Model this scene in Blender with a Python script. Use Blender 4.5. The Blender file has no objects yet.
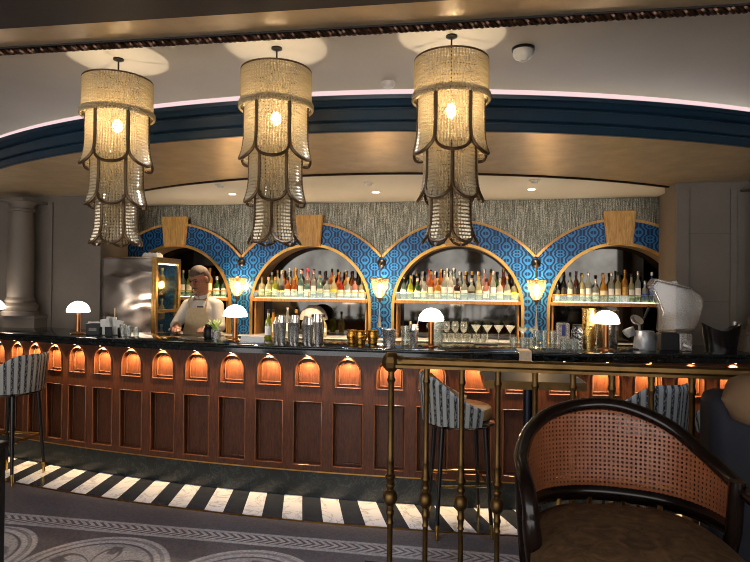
import bpy, bmesh, math, random
from math import sin, cos, pi, radians, sqrt, atan2, tan
from mathutils import Vector, Matrix
random.seed(7)
S = bpy.context.scene
COL = S.collection

# ------------------------------------------------------------------ mesh builder
class MB:
    def __init__(s): s.v = []; s.f = []
    def add(s, vs, fs, M=None):
        b = len(s.v)
        if M is not None: vs = [tuple(M @ Vector(p)) for p in vs]
        s.v.extend(tuple(p) for p in vs); s.f.extend(tuple(i + b for i in f) for f in fs)
        return s
    def box(s, x0, x1, y0, y1, z0, z1, M=None):
        v = [(x, y, z) for z in (z0, z1) for y in (y0, y1) for x in (x0, x1)]
        return s.add(v, [(0,2,3,1),(4,5,7,6),(0,1,5,4),(2,6,7,3),(0,4,6,2),(1,3,7,5)], M)
    def lathe(s, prof, n=16, c=(0,0,0), M=None, caps=True, a0=0.0, a1=2*pi):
        full = abs(a1 - a0 - 2*pi) < 1e-6
        m = n if full else n + 1
        vs = []; fs = []
        for r, z in prof:
            for k in range(m):
                a = a0 + (a1 - a0)*k/n
                vs.append((c[0] + r*cos(a), c[1] + r*sin(a), c[2] + z))
        L = len(prof)
        for i in range(L - 1):
            for k in range(n):
                k2 = (k + 1) % m
                fs.append((i*m + k, i*m + k2, (i + 1)*m + k2, (i + 1)*m + k))
        if caps and full:
            if prof[0][0] > 1e-6: fs.append(tuple(range(m - 1, -1, -1)))
            if prof[-1][0] > 1e-6: fs.append(tuple((L - 1)*m + k for k in range(m)))
        return s.add(vs, fs, M)
    def tube(s, path, r, n=8, closed=False, M=None, caps=True, flat=None):
        P = [Vector(p) for p in path]; N = len(P)
        rr = r if isinstance(r, (list, tuple)) else [r]*N
        up = None; vs = []; fs = []
        for i in range(N):
            if closed: t = (P[(i + 1) % N] - P[i - 1])
            else: t = P[min(i + 1, N - 1)] - P[max(i - 1, 0)]
            t.normalize()
            if up is None:
                up = Vector((0,0,1)) if abs(t.z) < .9 else Vector((1,0,0))
            a = t.cross(up)
            if a.length < 1e-5: a = t.cross(Vector((0,1,.01)))
            a.normalize(); up = a.cross(t).normalized()
            fa, fb = flat if flat else (1, 1)
            for k in range(n):
                w = 2*pi*k/n
                vs.append(tuple(P[i] + a*(cos(w)*rr[i]*fa) + up*(sin(w)*rr[i]*fb)))
        for i in range(N if closed else N - 1):
            j = (i + 1) % N
            for k in range(n):
                k2 = (k + 1) % n
                fs.append((i*n + k, i*n + k2, j*n + k2, j*n + k))
        if caps and not closed:
            fs.append(tuple(range(n - 1, -1, -1))); fs.append(tuple((N - 1)*n + k for k in range(n)))
        return s.add(vs, fs, M)
    def sphere(s, c, r, n=12, m=8, M=None, z0=-1.0, z1=1.0):
        rx, ry, rz = r if isinstance(r, (tuple, list)) else (r, r, r)
        vs = []; fs = []
        t0 = math.asin(max(-1, z0)); t1 = math.asin(min(1, z1))
        for i in range(m + 1):
            t = t0 + (t1 - t0)*i/m
            for k in range(n):
                a = 2*pi*k/n
                vs.append((c[0] + rx*cos(t)*cos(a), c[1] + ry*cos(t)*sin(a), c[2] + rz*sin(t)))
        for i in range(m):
            for k in range(n):
                fs.append((i*n + k, i*n + (k + 1) % n, (i + 1)*n + (k + 1) % n, (i + 1)*n + k))
        fs.append(tuple(range(n - 1, -1, -1))); fs.append(tuple(m*n + k for k in range(n)))
        return s.add(vs, fs, M)
    def prism(s, poly, z0, z1, M=None):
        n = len(poly)
        vs = [(x, y, z0) for x, y in poly] + [(x, y, z1) for x, y in poly]
        fs = [tuple(range(n - 1, -1, -1)), tuple(range(n, 2*n))]
        fs += [(k, (k + 1) % n, n + (k + 1) % n, n + k) for k in range(n)]
        return s.add(vs, fs, M)
    def grid(s, fn, nu, nv, M=None):
        vs = [fn(i/nu, j/nv) for i in range(nu + 1) for j in range(nv + 1)]
        w = nv + 1
        fs = [(i*w + j, (i + 1)*w + j, (i + 1)*w + j + 1, i*w + j + 1) for i in range(nu) for j in range(nv)]
        return s.add(vs, fs, M)
    def slab(s, fn, nu, nv, M=None):
        """closed solid between fn(u,v,0) and fn(u,v,1)"""
        w = nv + 1; n = (nu + 1)*w
        vs = [fn(i/nu, j/nv, t) for t in (0, 1) for i in range(nu + 1) for j in range(nv + 1)]
        fs = []
        for i in range(nu):
            for j in range(nv):
                q = (i*w + j, (i + 1)*w + j, (i + 1)*w + j + 1, i*w + j + 1)
                fs.append(q[::-1]); fs.append(tuple(k + n for k in q))
        for i in range(nu):
            a, b = i*w, (i + 1)*w; fs.append((a, b, b + n, a + n))
            a, b = i*w + nv, (i + 1)*w + nv; fs.append((b, a, a + n, b + n))
        for j in range(nv):
            a, b = j, j + 1; fs.append((b, a, a + n, b + n))
            a, b = nu*w + j, nu*w + j + 1; fs.append((a, b, b + n, a + n))
        return s.add(vs, fs, M)

def obj(name, mb, m, parent=None, smooth=True, bevel=0, ang=40, loc=None, fix=True):
    me = bpy.data.meshes.new(name)
    if isinstance(mb, MB): me.from_pydata(mb.v, [], mb.f)
    else: me = mb
    if fix and isinstance(mb, MB):
        b = bmesh.new(); b.from_mesh(me); bmesh.ops.recalc_face_normals(b, faces=b.faces[:]); b.to_mesh(me); b.free()
    me.update()
    if m is not None: me.materials.append(m)
    if smooth:
        me.polygons.foreach_set('use_smooth', [True]*len(me.polygons)); me.set_sharp_from_angle(angle=radians(ang))
    o = bpy.data.objects.new(name, me); COL.objects.link(o)
    if parent is not None: o.parent = parent
    if loc is not None: o.location = loc
    if bevel:
        md = o.modifiers.new('bevel', 'BEVEL'); md.width = bevel; md.segments = 2; md.limit_method = 'ANGLE'
    return o
def tag(o, label, cat, group=None, kind=None):
    o['label'] = label; o['category'] = cat
    if group: o['group'] = group
    if kind: o['kind'] = kind
    return o
def thing(name, label, cat, loc=(0,0,0), rz=0, group=None):
    o = bpy.data.objects.new(name, None); COL.objects.link(o)
    o.empty_display_size = .05
    o.location = loc; o.rotation_euler = (0, 0, rz)
    return tag(o, label, cat, group)
def struct(name, mb, m, **k):
    o = obj(name, mb, m, **k); o['kind'] = 'structure'; return o
def dup(root, loc, rz=0, label=None, group=None, mats=None, scale=None):
    def cp(o, par):
        c = o.copy(); COL.objects.link(c)
        if par is not None: c.parent = par
        if mats and c.type == 'MESH':
            key = o.name.split('.')[0]
            if key in mats:
                c.material_slots[0].link = 'OBJECT'; c.material_slots[0].material = mats[key]
        for ch in o.children: cp(ch, c)
        return c
    r = cp(root, None)
    r.location = loc; r.rotation_euler = (0, 0, rz)
    if scale: r.scale = scale
    if label: r['label'] = label
    if group: r['group'] = group
    return r

# ------------------------------------------------------------------ materials
def newmat(name):
    m = bpy.data.materials.new(name); m.use_nodes = True
    nt = m.node_tree; bs = nt.nodes['Principled BSDF']
    return m, nt, bs
def lin(c):
    return tuple(((x/255)/12.92 if x/255 <= .04045 else ((x/255 + .055)/1.055)**2.4) for x in c) + (1,)
class NX:
    """tiny helper for chains of math nodes"""
    def __init__(s, nt): s.nt = nt
    def m(s, op, a, b=None, c=None):
        n = s.nt.nodes.new('ShaderNodeMath'); n.operation = op
        for i, x in enumerate((a, b, c)):
            if x is None: continue
            if isinstance(x, (int, float)): n.inputs[i].default_value = x
            else: s.nt.links.new(x, n.inputs[i])
        return n.outputs[0]
    def coord(s, kind='Object'):
        t = s.nt.nodes.new('ShaderNodeTexCoord'); sp = s.nt.nodes.new('ShaderNodeSeparateXYZ')
        s.nt.links.new(t.outputs[kind], sp.inputs[0]); s.vec = t.outputs[kind]
        return sp.outputs[0], sp.outputs[1], sp.outputs[2]
    def comb(s, x, y, z):
        n = s.nt.nodes.new('ShaderNodeCombineXYZ')
        for i, q in enumerate((x, y, z)):
            if isinstance(q, (int, float)): n.inputs[i].default_value = q
            else: s.nt.links.new(q, n.inputs[i])
        return n.outputs[0]
    def noise(s, vec, scale, detail=3, rough=.5, dist=0):
        n = s.nt.nodes.new('ShaderNodeTexNoise'); n.inputs['Scale'].default_value = scale
        n.inputs['Detail'].default_value = detail; n.inputs['Roughness'].default_value = rough; n.inputs['Distortion'].default_value = dist
        if vec is not None: s.nt.links.new(vec, n.inputs['Vector'])
        return n.outputs['Fac']
    def scale(s, vec, k):
        n = s.nt.nodes.new('ShaderNodeMapping'); n.inputs['Scale'].default_value = k
        s.nt.links.new(vec, n.inputs['Vector']); return n.outputs[0]
    def ramp(s, fac, stops):
        n = s.nt.nodes.new('ShaderNodeValToRGB'); e = n.color_ramp.elements
        while len(e) < len(stops): e.new(.5)
        for i, (p, c) in enumerate(stops): e[i].position = p; e[i].color = c
        s.nt.links.new(fac, n.inputs[0]); return n.outputs[0]
    def mix(s, fac, a, b):
        n = s.nt.nodes.new('ShaderNodeMix'); n.data_type = 'RGBA'
        for i, x in ((0, fac), (6, a), (7, b)):
            if isinstance(x, (int, float)): n.inputs[i].default_value = x
            elif isinstance(x, tuple): n.inputs[i].default_value = x
            else: s.nt.links.new(x, n.inputs[i])
        return n.outputs[2]
    def step(s, x, lo, hi):
        n = s.nt.nodes.new('ShaderNodeMapRange'); n.interpolation_type = 'SMOOTHSTEP'
        n.inputs[1].default_value = lo; n.inputs[2].default_value = hi
        s.nt.links.new(x, n.inputs[0]); return n.outputs[0]
    def bump(s, h, strength, dist, bs):
        n = s.nt.nodes.new('ShaderNodeBump'); n.inputs['Strength'].default_value = strength; n.inputs['Distance'].default_value = dist
        s.nt.links.new(h, n.inputs['Height']); s.nt.links.new(n.outputs[0], bs.inputs['Normal'])
def M(name, c, rough=.5, metal=0, var=.15, nscale=12, stretch=(1,1,1), bump=0, bscale=60, coat=0, spec=None, trans=0, ior=None, alpha=1):
    """procedural principled material: colour varied by noise, optional bump"""
    m, nt, bs = newmat(name); x = NX(nt); x.coord()
    col = lin(c)
    if var > 0:
        f = x.noise(x.scale(x.vec, stretch), nscale, 4)
        a = tuple(v*(1 - var) for v in col[:3]) + (1,); b = tuple(min(1, v*(1 + var)) for v in col[:3]) + (1,)
        nt.links.new(x.ramp(f, [(.3, a), (.7, b)]), bs.inputs['Base Color'])
    else: bs.inputs['Base Color'].default_value = col
    bs.inputs['Roughness'].default_value = rough; bs.inputs['Metallic'].default_value = metal
    if coat: bs.inputs['Coat Weight'].default_value = coat; bs.inputs['Coat Roughness'].default_value = .08
    if spec is not None: bs.inputs['Specular IOR Level'].default_value = spec
    if trans: bs.inputs['Transmission Weight'].default_value = trans
    if ior: bs.inputs['IOR'].default_value = ior
    if alpha < 1: bs.inputs['Alpha'].default_value = alpha
    if bump: x.bump(x.noise(x.scale(x.vec, stretch), bscale, 3), bump, .004, bs)
    return m
def EM(name, c, strength):
    m = bpy.data.materials.new(name); m.use_nodes = True; nt = m.node_tree; nt.nodes.clear()
    e = nt.nodes.new('ShaderNodeEmission'); o = nt.nodes.new('ShaderNodeOutputMaterial')
    e.inputs[0].default_value = lin(c); e.inputs[1].default_value = strength
    nt.links.new(e.outputs[0], o.inputs[0]); return m
def thin_glass(name, tint, amount=.8, rough=.05, body=.0, bodycol=(255,255,255)):
    """clear thin glass: mostly see-through, with a gloss"""
    m = bpy.data.materials.new(name); m.use_nodes = True; nt = m.node_tree; nt.nodes.clear()
    o = nt.nodes.new('ShaderNodeOutputMaterial'); t = nt.nodes.new('ShaderNodeBsdfTransparent'); g = nt.nodes.new('ShaderNodeBsdfGlossy')
    t.inputs[0].default_value = lin(tint); g.inputs['Roughness'].default_value = rough
    lw = nt.nodes.new('ShaderNodeLayerWeight'); lw.inputs[0].default_value = .35
    mp = nt.nodes.new('ShaderNodeMapRange'); mp.inputs[3].default_value = (1 - amount)*.6; mp.inputs[4].default_value = min(1, (1 - amount)*2.2)
    nt.links.new(lw.outputs['Facing'], mp.inputs[0])
    mx = nt.nodes.new('ShaderNodeMixShader'); nt.links.new(mp.outputs[0], mx.inputs[0]); nt.links.new(t.outputs[0], mx.inputs[1]); nt.links.new(g.outputs[0], mx.inputs[2])
    out = mx.outputs[0]
    if body:
        d = nt.nodes.new('ShaderNodeBsdfDiffuse'); d.inputs[0].default_value = lin(bodycol)
        tr = nt.nodes.new('ShaderNodeBsdfTranslucent'); tr.inputs[0].default_value = lin(bodycol)
        a = nt.nodes.new('ShaderNodeMixShader'); nt.links.new(d.outputs[0], a.inputs[1]); nt.links.new(tr.outputs[0], a.inputs[2])
        b = nt.nodes.new('ShaderNodeMixShader'); b.inputs[0].default_value = body
        nt.links.new(out, b.inputs[1]); nt.links.new(a.outputs[0], b.inputs[2]); out = b.outputs[0]
    nt.links.new(out, o.inputs[0]); return m
def light(name, kind, loc, energy, c, size=.03, target=None, angle=None, blend=1, parent=None):
    l = bpy.data.lights.new(name, kind); l.energy = energy; l.color = lin(c)[:3]
    if kind in ('POINT', 'SPOT'): l.shadow_soft_size = size
    if kind == 'SPOT': l.spot_size = radians(angle or 90); l.spot_blend = blend
    o = bpy.data.objects.new(name, l); COL.objects.link(o); o.location = loc
    if target is not None:
        o.rotation_euler = (Vector(target) - Vector(loc)).to_track_quat('-Z', 'Y').to_euler()
    return o
# ------------------------------------------------------------------ the place's numbers
CX, CY, RC = -1.053, 16.695, 12.541          # the counter front is an arc about this point
def cp(s, d, z):                             # s metres along the arc, d metres in front of the wood face
    a = s/RC; r = RC + d
    return (CX + r*sin(a), CY - r*cos(a), z)
SX, SY = -1.1, 8.6                           # the ceiling soffit's arc centre
def sp(a, r, z): return (SX + r*sin(a), SY - r*cos(a), z)
YW = 5.95                                    # wallpaper wall
ARCH = [CX + k*1.54 for k in (-1.5, -.5, .5, 1.5)]

# ------------------------------------------------------------------ shared materials
def wood_mat(name, dark, mid, rough=.32, sc=14):
    m, nt, bs = newmat(name); x = NX(nt); X, Y, Z = x.coord()
    f = x.noise(x.scale(x.vec, (7, 7, .8)), sc, 5, .6, 1.2)
    nt.links.new(x.ramp(f, [(.3, lin(dark)), (.7, lin(mid))]), bs.inputs['Base Color'])
    bs.inputs['Roughness'].default_value = rough; bs.inputs['Coat Weight'].default_value = .06; bs.inputs['Specular IOR Level'].default_value = .3; bs.inputs['Coat Roughness'].default_value = .25
    return m
mahog = wood_mat('mahogany', (54, 27, 15), (96, 53, 29), .45)
mahog_edge = wood_mat('mahogany moulding', (84, 52, 34), (116, 76, 52), .24)
dark_wood = wood_mat('dark lacquered wood', (16, 10, 8), (32, 21, 16), .18)
gold_wood = wood_mat('gold oak', (178, 130, 64), (228, 182, 108), .35, 9)
shelf_wood = wood_mat('shelf oak', (122, 84, 46), (176, 130, 78), .4, 9)
brass = M('aged brass', (150, 112, 58), .3, 1, .25, 25)
rail_brass = M('dull rail brass', (112, 86, 52), .5, 1, .25, 18)
bright_brass = M('polished brass', (214, 168, 84), .2, 1, .1, 20)
gold_trim = M('gilded trim', (196, 150, 78), .32, .85, .2, 10)
bronze_frame = M('dark bronze frame', (92, 70, 46), .42, .6, .2, 30)
steel = M('brushed steel', (206, 203, 198), .24, .75, .08, 8, (1, 1, 12))
black_metal = M('black metal', (18, 17, 17), .35, .3, .1)
black_plastic = M('black plastic', (13, 13, 14), .45, 0, .1, spec=.3)
white_plastic = M('white plastic', (222, 220, 214), .45, 0, .04)
paper = M('white paper', (226, 224, 218), .8, 0, .05)
stone_wall = M('greige stone panel', (106, 97, 88), .6, 0, .08, 3, bump=.1, bscale=40)
plaster = M('painted ceiling plaster', (190, 184, 176), .62, 0, .05, 2)
white_plaster = M('off white ceiling paint', (238, 233, 222), .6, 0, .02, 2)
dark_ceiling = M('dark brown ceiling', (44, 37, 37), .6, 0, .06, 2)
niche_plaster = M('warm niche plaster', (150, 128, 98), .5, 0, .1, 6)
navy_paint = M('navy lacquer', (24, 48, 66), .3, 0, .08, 4, coat=.3)
rope_mat = M('dark bronze rope', (78, 56, 42), .28, .85, .3, 30)
groove_mat = M('dark rope groove', (26, 20, 18), .5, .2, .1)
black_fill = M('black lacquer', (10, 9, 9), .3, 0, .05)
clear_glass = thin_glass('clear glass', (248, 250, 250), .82)
bar_glass = thin_glass('clear bar glass', (235, 240, 238), .78, .05, .14, (225, 230, 228))
lens = EM('downlight lens', (255, 236, 205), 14)

# bronze painted soffit, brushed across
m, nt, bs = newmat('bronze leaf soffit'); x = NX(nt); x.coord()
f = x.noise(x.scale(x.vec, (2.2, 2.2, 2)), 3, 5, .6)
nt.links.new(x.ramp(f, [(.3, lin((180, 158, 124))), (.7, lin((208, 185, 148)))]), bs.inputs['Base Color'])
bs.inputs['Metallic'].default_value = .35; bs.inputs['Roughness'].default_value = .33
bs.inputs['Anisotropic'].default_value = .5
bronze_leaf = m

# black and green marbles
def marble(name, base, vein, amt, sc, rough=.12):
    m, nt, bs = newmat(name); x = NX(nt); x.coord()
    n1 = x.noise(x.vec, sc, 6, .6, 1.5); w = x.m('ABSOLUTE', x.m('SUBTRACT', n1, .5))
    v = x.step(w, .0, .03); n2 = x.noise(x.vec, sc*.5, 3)
    c = x.mix(x.m('MULTIPLY', x.m('SUBTRACT', 1, v), x.m('MULTIPLY', n2, amt)), lin(base), lin(vein))
    nt.links.new(c, bs.inputs['Base Color']); bs.inputs['Roughness'].default_value = rough
    return m
black_marble = marble('black marble', (14, 17, 18), (70, 84, 80), .6, 9, .1)
green_marble = marble('dark green marble', (24, 29, 28), (80, 90, 84), .7, 8, .34)
white_marble = marble('white marble', (205, 205, 203), (120, 122, 126), .9, 4, .2)

# blue damask wallpaper
m, nt, bs = newmat('blue damask wallpaper'); x = NX(nt); X, Y, Z = x.coord()
u = x.m('DIVIDE', X, .205); v = x.m('DIVIDE', Z, .27)
w = x.m('MULTIPLY', x.m('SINE', x.m('MULTIPLY', v, 2*pi)), .25)
f1 = x.m('ABSOLUTE', x.m('SINE', x.m('MULTIPLY', x.m('ADD', u, w), pi))); f2 = x.m('ABSOLUTE', x.m('SINE', x.m('MULTIPLY', x.m('SUBTRACT', u, w), pi)))
cell_ = x.m('MULTIPLY', f1, f2)
pet = x.m('MULTIPLY', x.m('ABSOLUTE', x.m('SINE', x.m('MULTIPLY', v, 6*pi))), .45)
con = x.m('ABSOLUTE', x.m('SINE', x.m('MULTIPLY', x.m('ADD', cell_, x.m('MULTIPLY', pet, cell_)), 2*pi*.78)))
vein = x.m('SUBTRACT', 1, x.step(x.m('ABSOLUTE', x.m('SINE', x.m('MULTIPLY', u, 2*pi))), .1, .22))
pat = x.m('MAXIMUM', x.step(con, .55, .9), x.m('MULTIPLY', vein, .6))
nt.links.new(x.mix(pat, lin((6, 32, 72)), lin((36, 112, 172))), bs.inputs['Base Color'])
bs.inputs['Roughness'].default_value = .35; bs.inputs['Metallic'].default_value = .25
damask = m

# silvered mosaic with vertical strings
m, nt, bs = newmat('silver bead mosaic'); x = NX(nt); x.coord()
n1 = x.noise(x.scale(x.vec, (150, 150, 7)), 1.0, 3, .6); n2 = x.noise(x.vec, 130, 2)
k = x.m('ADD', x.m('MULTIPLY', n1, .6), x.m('MULTIPLY', n2, .4))
nt.links.new(x.ramp(k, [(.35, lin((58, 58, 50))), (.5, lin((116, 114, 100))), (.66, lin((200, 196, 180)))]), bs.inputs['Base Color'])
bs.inputs['Metallic'].default_value = .75; bs.inputs['Roughness'].default_value = .3
x.bump(k, .5, .01, bs); mosaic = m

# dark antique mirror
m, nt, bs = newmat('antique mirror'); x = NX(nt); x.coord()
nt.links.new(x.ramp(x.noise(x.vec, 5, 4), [(.3, lin((62, 60, 57))), (.7, lin((86, 84, 80)))]), bs.inputs['Base Color'])
bs.inputs['Metallic'].default_value = 1; bs.inputs['Roughness'].default_value = .06
mirror = m

# striped marble walk at the counter's foot
m, nt, bs = newmat('striped marble'); x = NX(nt); X, Y, Z = x.coord()
dx = x.m('SUBTRACT', X, CX); dy = x.m('SUBTRACT', CY, Y)
r = x.m('SQRT', x.m('ADD', x.m('MULTIPLY', dx, dx), x.m('MULTIPLY', dy, dy)))
ss = x.m('MULTIPLY', x.m('ARCTAN2', dx, dy), RC)
u = x.m('SUBTRACT', ss, x.m('MULTIPLY', x.m('SUBTRACT', r, RC), .33))
fr = x.m('FRACT', x.m('ADD', x.m('DIVIDE', x.m('ADD', u, 1.218), .274), 40))
st = x.m('LESS_THAN', fr, .5)
n1 = x.noise(x.vec, 3.5, 5, .6, 2.0); ve = x.m('SUBTRACT', 1, x.step(x.m('ABSOLUTE', x.m('SUBTRACT', n1, .5)), 0, .035))
wht = x.mix(x.m('MULTIPLY', ve, .55), lin((214, 216, 218)), lin((120, 126, 134)))
blk = x.mix(x.noise(x.vec, 20, 4), lin((22, 25, 30)), lin((58, 62, 68)))
joint = x.m('SUBTRACT', 1, x.step(x.m('ABSOLUTE', x.m('SUBTRACT', x.m('FRACT', x.m('MULTIPLY', fr, 2)), .5)), .47, .495))
c = x.mix(st, blk, wht)
nt.links.new(c, bs.inputs['Base Color']); bs.inputs['Roughness'].default_value = .22
stripes = m

# mosaic floor with a guilloche band and round medallions
m, nt, bs = newmat('mosaic floor'); x = NX(nt); X, Y, Z = x.coord()
def win(v, a, b, e=.006): return x.m('MULTIPLY', x.step(v, a - e, a + e), x.m('SUBTRACT', 1, x.step(v, b - e, b + e)))
Yl = x.m('SUBTRACT', Y, x.m('MULTIPLY', X, .02))
band = x.m('MAXIMUM', win(Yl, 3.335, 3.365), win(Yl, 3.465, 3.495))
core = win(Yl, 3.365, 3.465)
zig = x.m('ABSOLUTE', x.m('SUBTRACT', Yl, 3.415))
ch = x.m('FRACT', x.m('ADD', x.m('DIVIDE', x.m('ADD', X, x.m('MULTIPLY', zig, 1.3)), .055), 300))
chev = x.m('MULTIPLY', core, win(ch, .18, .72, .06))
mxs = x.m('SUBTRACT', x.m('FRACT', x.m('ADD', x.m('DIVIDE', x.m('ADD', X, 2.1), .86), 20.5)), .5)
mx_ = x.m('MULTIPLY', mxs, .86); my_ = x.m('SUBTRACT', Y, 2.83)
def row(my):
    rr = x.m('SQRT', x.m('ADD', x.m('MULTIPLY', mx_, mx_), x.m('MULTIPLY', my, my)))
    an = x.m('ARCTAN2', my, mx_)
    ring = x.m('MAXIMUM', x.m('MAXIMUM', win(rr, .395, .425), win(rr, .34, .375)), x.m('MULTIPLY', win(rr, .375, .395), .45))
    pet = x.m('MULTIPLY', x.m('ABSOLUTE', x.m('SINE', x.m('MULTIPLY', an, 3))), .2)
    disc = x.m('MULTIPLY', x.m('SUBTRACT', 1, x.step(rr, .315, .33)), .72)
    leaf = x.m('MULTIPLY', win(x.m('SUBTRACT', rr, pet), .05, .085, .01), .7)
    leaf2 = x.m('MULTIPLY', win(rr, .2, .29, .02), x.step(x.m('SINE', x.m('MULTIPLY', an, 5)), .75, .9))
    return x.m('MAXIMUM', ring, x.m('MAXIMUM', 0, x.m('SUBTRACT', disc, x.m('MAXIMUM', leaf, leaf2))))
med = x.m('MAXIMUM', row(my_), row(x.m('ADD', my_, .86)))
lo = x.m('LESS_THAN', Yl, 3.3)
pat = x.m('MAXIMUM', x.m('MAXIMUM', x.m('MULTIPLY', band, .9), chev), x.m('MULTIPLY', med, lo))
vt = nt.nodes.new('ShaderNodeTexVoronoi'); vt.inputs['Scale'].default_value = 95; vt.feature = 'F1'
nt.links.new(x.vec, vt.inputs['Vector'])
sep = nt.nodes.new('ShaderNodeSeparateColor'); nt.links.new(vt.outputs['Color'], sep.inputs[0])
tess = sep.outputs[0]
base = x.mix(pat, lin((96, 90, 88)), lin((176, 168, 158)))
tone = x.m('ADD', .72, x.m('MULTIPLY', tess, .5))
vm = nt.nodes.new('ShaderNodeVectorMath'); vm.operation = 'SCALE'
nt.links.new(base, vm.inputs[0]); nt.links.new(tone, vm.inputs['Scale'])
nt.links.new(vm.outputs[0], bs.inputs['Base Color']); bs.inputs['Roughness'].default_value = .38
mosaic_floor = m

# striped stool fabric (stripes run up the shell)
def fabric_stripes(name, light, mid, dark):
    m, nt, bs = newmat(name); x = NX(nt); X, Y, Z = x.coord()
    a = x.m('MULTIPLY', x.m('ARCTAN2', X, Y), 5.5)
    fr = x.m('FRACT', x.m('ADD', a, 40))
    s1 = win2(x, fr, .08, .42); 
    blot = x.noise(x.comb(x.m('MULTIPLY', a, 5), x.m('MULTIPLY', Z, 38), 0), 1.0, 4, .65)
    d = x.m('MULTIPLY', s1, x.step(blot, .44, .52))
    edge = x.m('MAXIMUM', win2(x, fr, .0, .07), win2(x, fr, .43, .5))
    c = x.mix(s1, lin(light), lin(mid)); c = x.mix(x.m('MULTIPLY', edge, .75), c, lin(dark)); c = x.mix(d, c, lin(dark))
    nt.links.new(c, bs.inputs['Base Color']); bs.inputs['Roughness'].default_value = .85
    return m
def win2(x, v, a, b, e=.02): return x.m('MULTIPLY', x.step(v, a - e, a + e), x.m('SUBTRACT', 1, x.step(v, b - e, b + e)))
stool_fabric = fabric_stripes('striped ikat fabric', (152, 150, 141), (108, 110, 110), (18, 18, 20))
cab_brass = M('cabinet brass', (150, 114, 62), .3, 1, .25, 30)
tan_leather = M('tan leather', (140, 104, 58), .45, 0, .12, 20)

# woven cane
m, nt, bs = newmat('woven cane'); x = NX(nt); X, Y, Z = x.coord('UV')
p_ = .0118
def cell(v): return x.m('ABSOLUTE', x.m('SUBTRACT', x.m('FRACT', x.m('ADD', x.m('DIVIDE', v, p_), 200)), .5))
hole = x.m('MULTIPLY', x.m('LESS_THAN', cell(X), .26), x.m('LESS_THAN', cell(Y), .26))
nt.links.new(x.mix(x.noise(x.vec, 40, 3), lin((112, 62, 38)), lin((160, 96, 60))), bs.inputs['Base Color'])
nt.links.new(x.m('SUBTRACT', 1, hole), bs.inputs['Alpha']); bs.inputs['Roughness'].default_value = .4
cane = m

# beads
m = bpy.data.materials.new('crystal beads'); m.use_nodes = True; nt = m.node_tree; nt.nodes.clear()
o = nt.nodes.new('ShaderNodeOutputMaterial'); tl = nt.nodes.new('ShaderNodeBsdfTranslucent'); gl = nt.nodes.new('ShaderNodeBsdfGlossy')
df = nt.nodes.new('ShaderNodeBsdfDiffuse'); tp = nt.nodes.new('ShaderNodeBsdfTransparent')
tl.inputs[0].default_value = lin((240, 228, 202)); gl.inputs[0].default_value = lin((235, 222, 195)); gl.inputs['Roughness'].default_value = .15
df.inputs[0].default_value = lin((196, 180, 150)); tp.inputs[0].default_value = lin((240, 228, 205))
def mx(a, b, f):
    n = nt.nodes.new('ShaderNodeMixShader'); n.inputs[0].default_value = f
    nt.links.new(a.outputs[0], n.inputs[1]); nt.links.new(b.outputs[0], n.inputs[2]); return n
nt.links.new(mx(mx(mx(tl, df, .45), gl, .32), tp, .13).outputs[0], o.inputs[0])
beads = m
bulb_mat = EM('warm bulb', (255, 232, 194), 150)
dome_mat = EM('lamp dome glow', (255, 236, 214), 7)
sconce_bulb = EM('sconce bulb', (255, 226, 186), 150)
# ================================================================== THE SETTING
struct('floor', MB().box(-6.2, 3.6, -3, 6.5, -.06, 0), mosaic_floor, smooth=False)
b = MB(); b.slab(lambda u, v, t: cp(-4.3 + 7.6*u, -.02 + .466*v, .001 + .005*t), 60, 2)
struct('floor', b, stripes, smooth=False)
b = MB(); b.slab(lambda u, v, t: cp(-4.3 + 7.6*u, .446 + .012*v, .001 + .0065*t), 60, 1)
struct('trim_1', b, brass, smooth=False)
struct('floor', MB().box(-.45, 3.6, -3, 2.24, 0, .48), M('platform carpet', (46, 40, 38), .9, 0, .2, 60), smooth=False)

# walls either side of the bar recess
struct('wall_left', MB().box(-6.2, -3.7, 5.15, 5.42, 0, 2.44), stone_wall, smooth=False)
struct('wall_right', MB().box(1.52, 3.6, 5.15, 5.42, 0, 2.44), stone_wall, smooth=False)
struct('wall_left', MB().box(-4.3, -3.94, 5.44, 5.93, 0, 2.43), stone_wall, smooth=False)
struct('wall_right', MB().box(1.61, 2.3, 5.44, 5.93, 0, 2.43), stone_wall, smooth=False)
struct('wall_left', MB().box(-6.3, -6.2, -3, 6.5, 0, 2.75), stone_wall, smooth=False)
struct('wall_right', MB().box(3.6, 3.7, -3, 6.5, 0, 2.75), stone_wall, smooth=False)
n = 2
for x0, x1, d in ((-3.93, -3.70, .03), (-4.30, -4.25, .02), (1.52, 1.62, .03), (1.93, 1.98, .02)):
    struct('trim_%d' % n, MB().box(x0, x1, 5.15 - d, 5.15, 0, 2.36), stone_wall, smooth=False, bevel=.004); n += 1
for z0 in (.88, 1.45, 2.0):
    struct('trim_%d' % n, MB().box(1.62, 1.93, 5.146, 5.15, z0, z0 + .006), M('panel joint', (92, 84, 78), .7), smooth=False); n += 1

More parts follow.
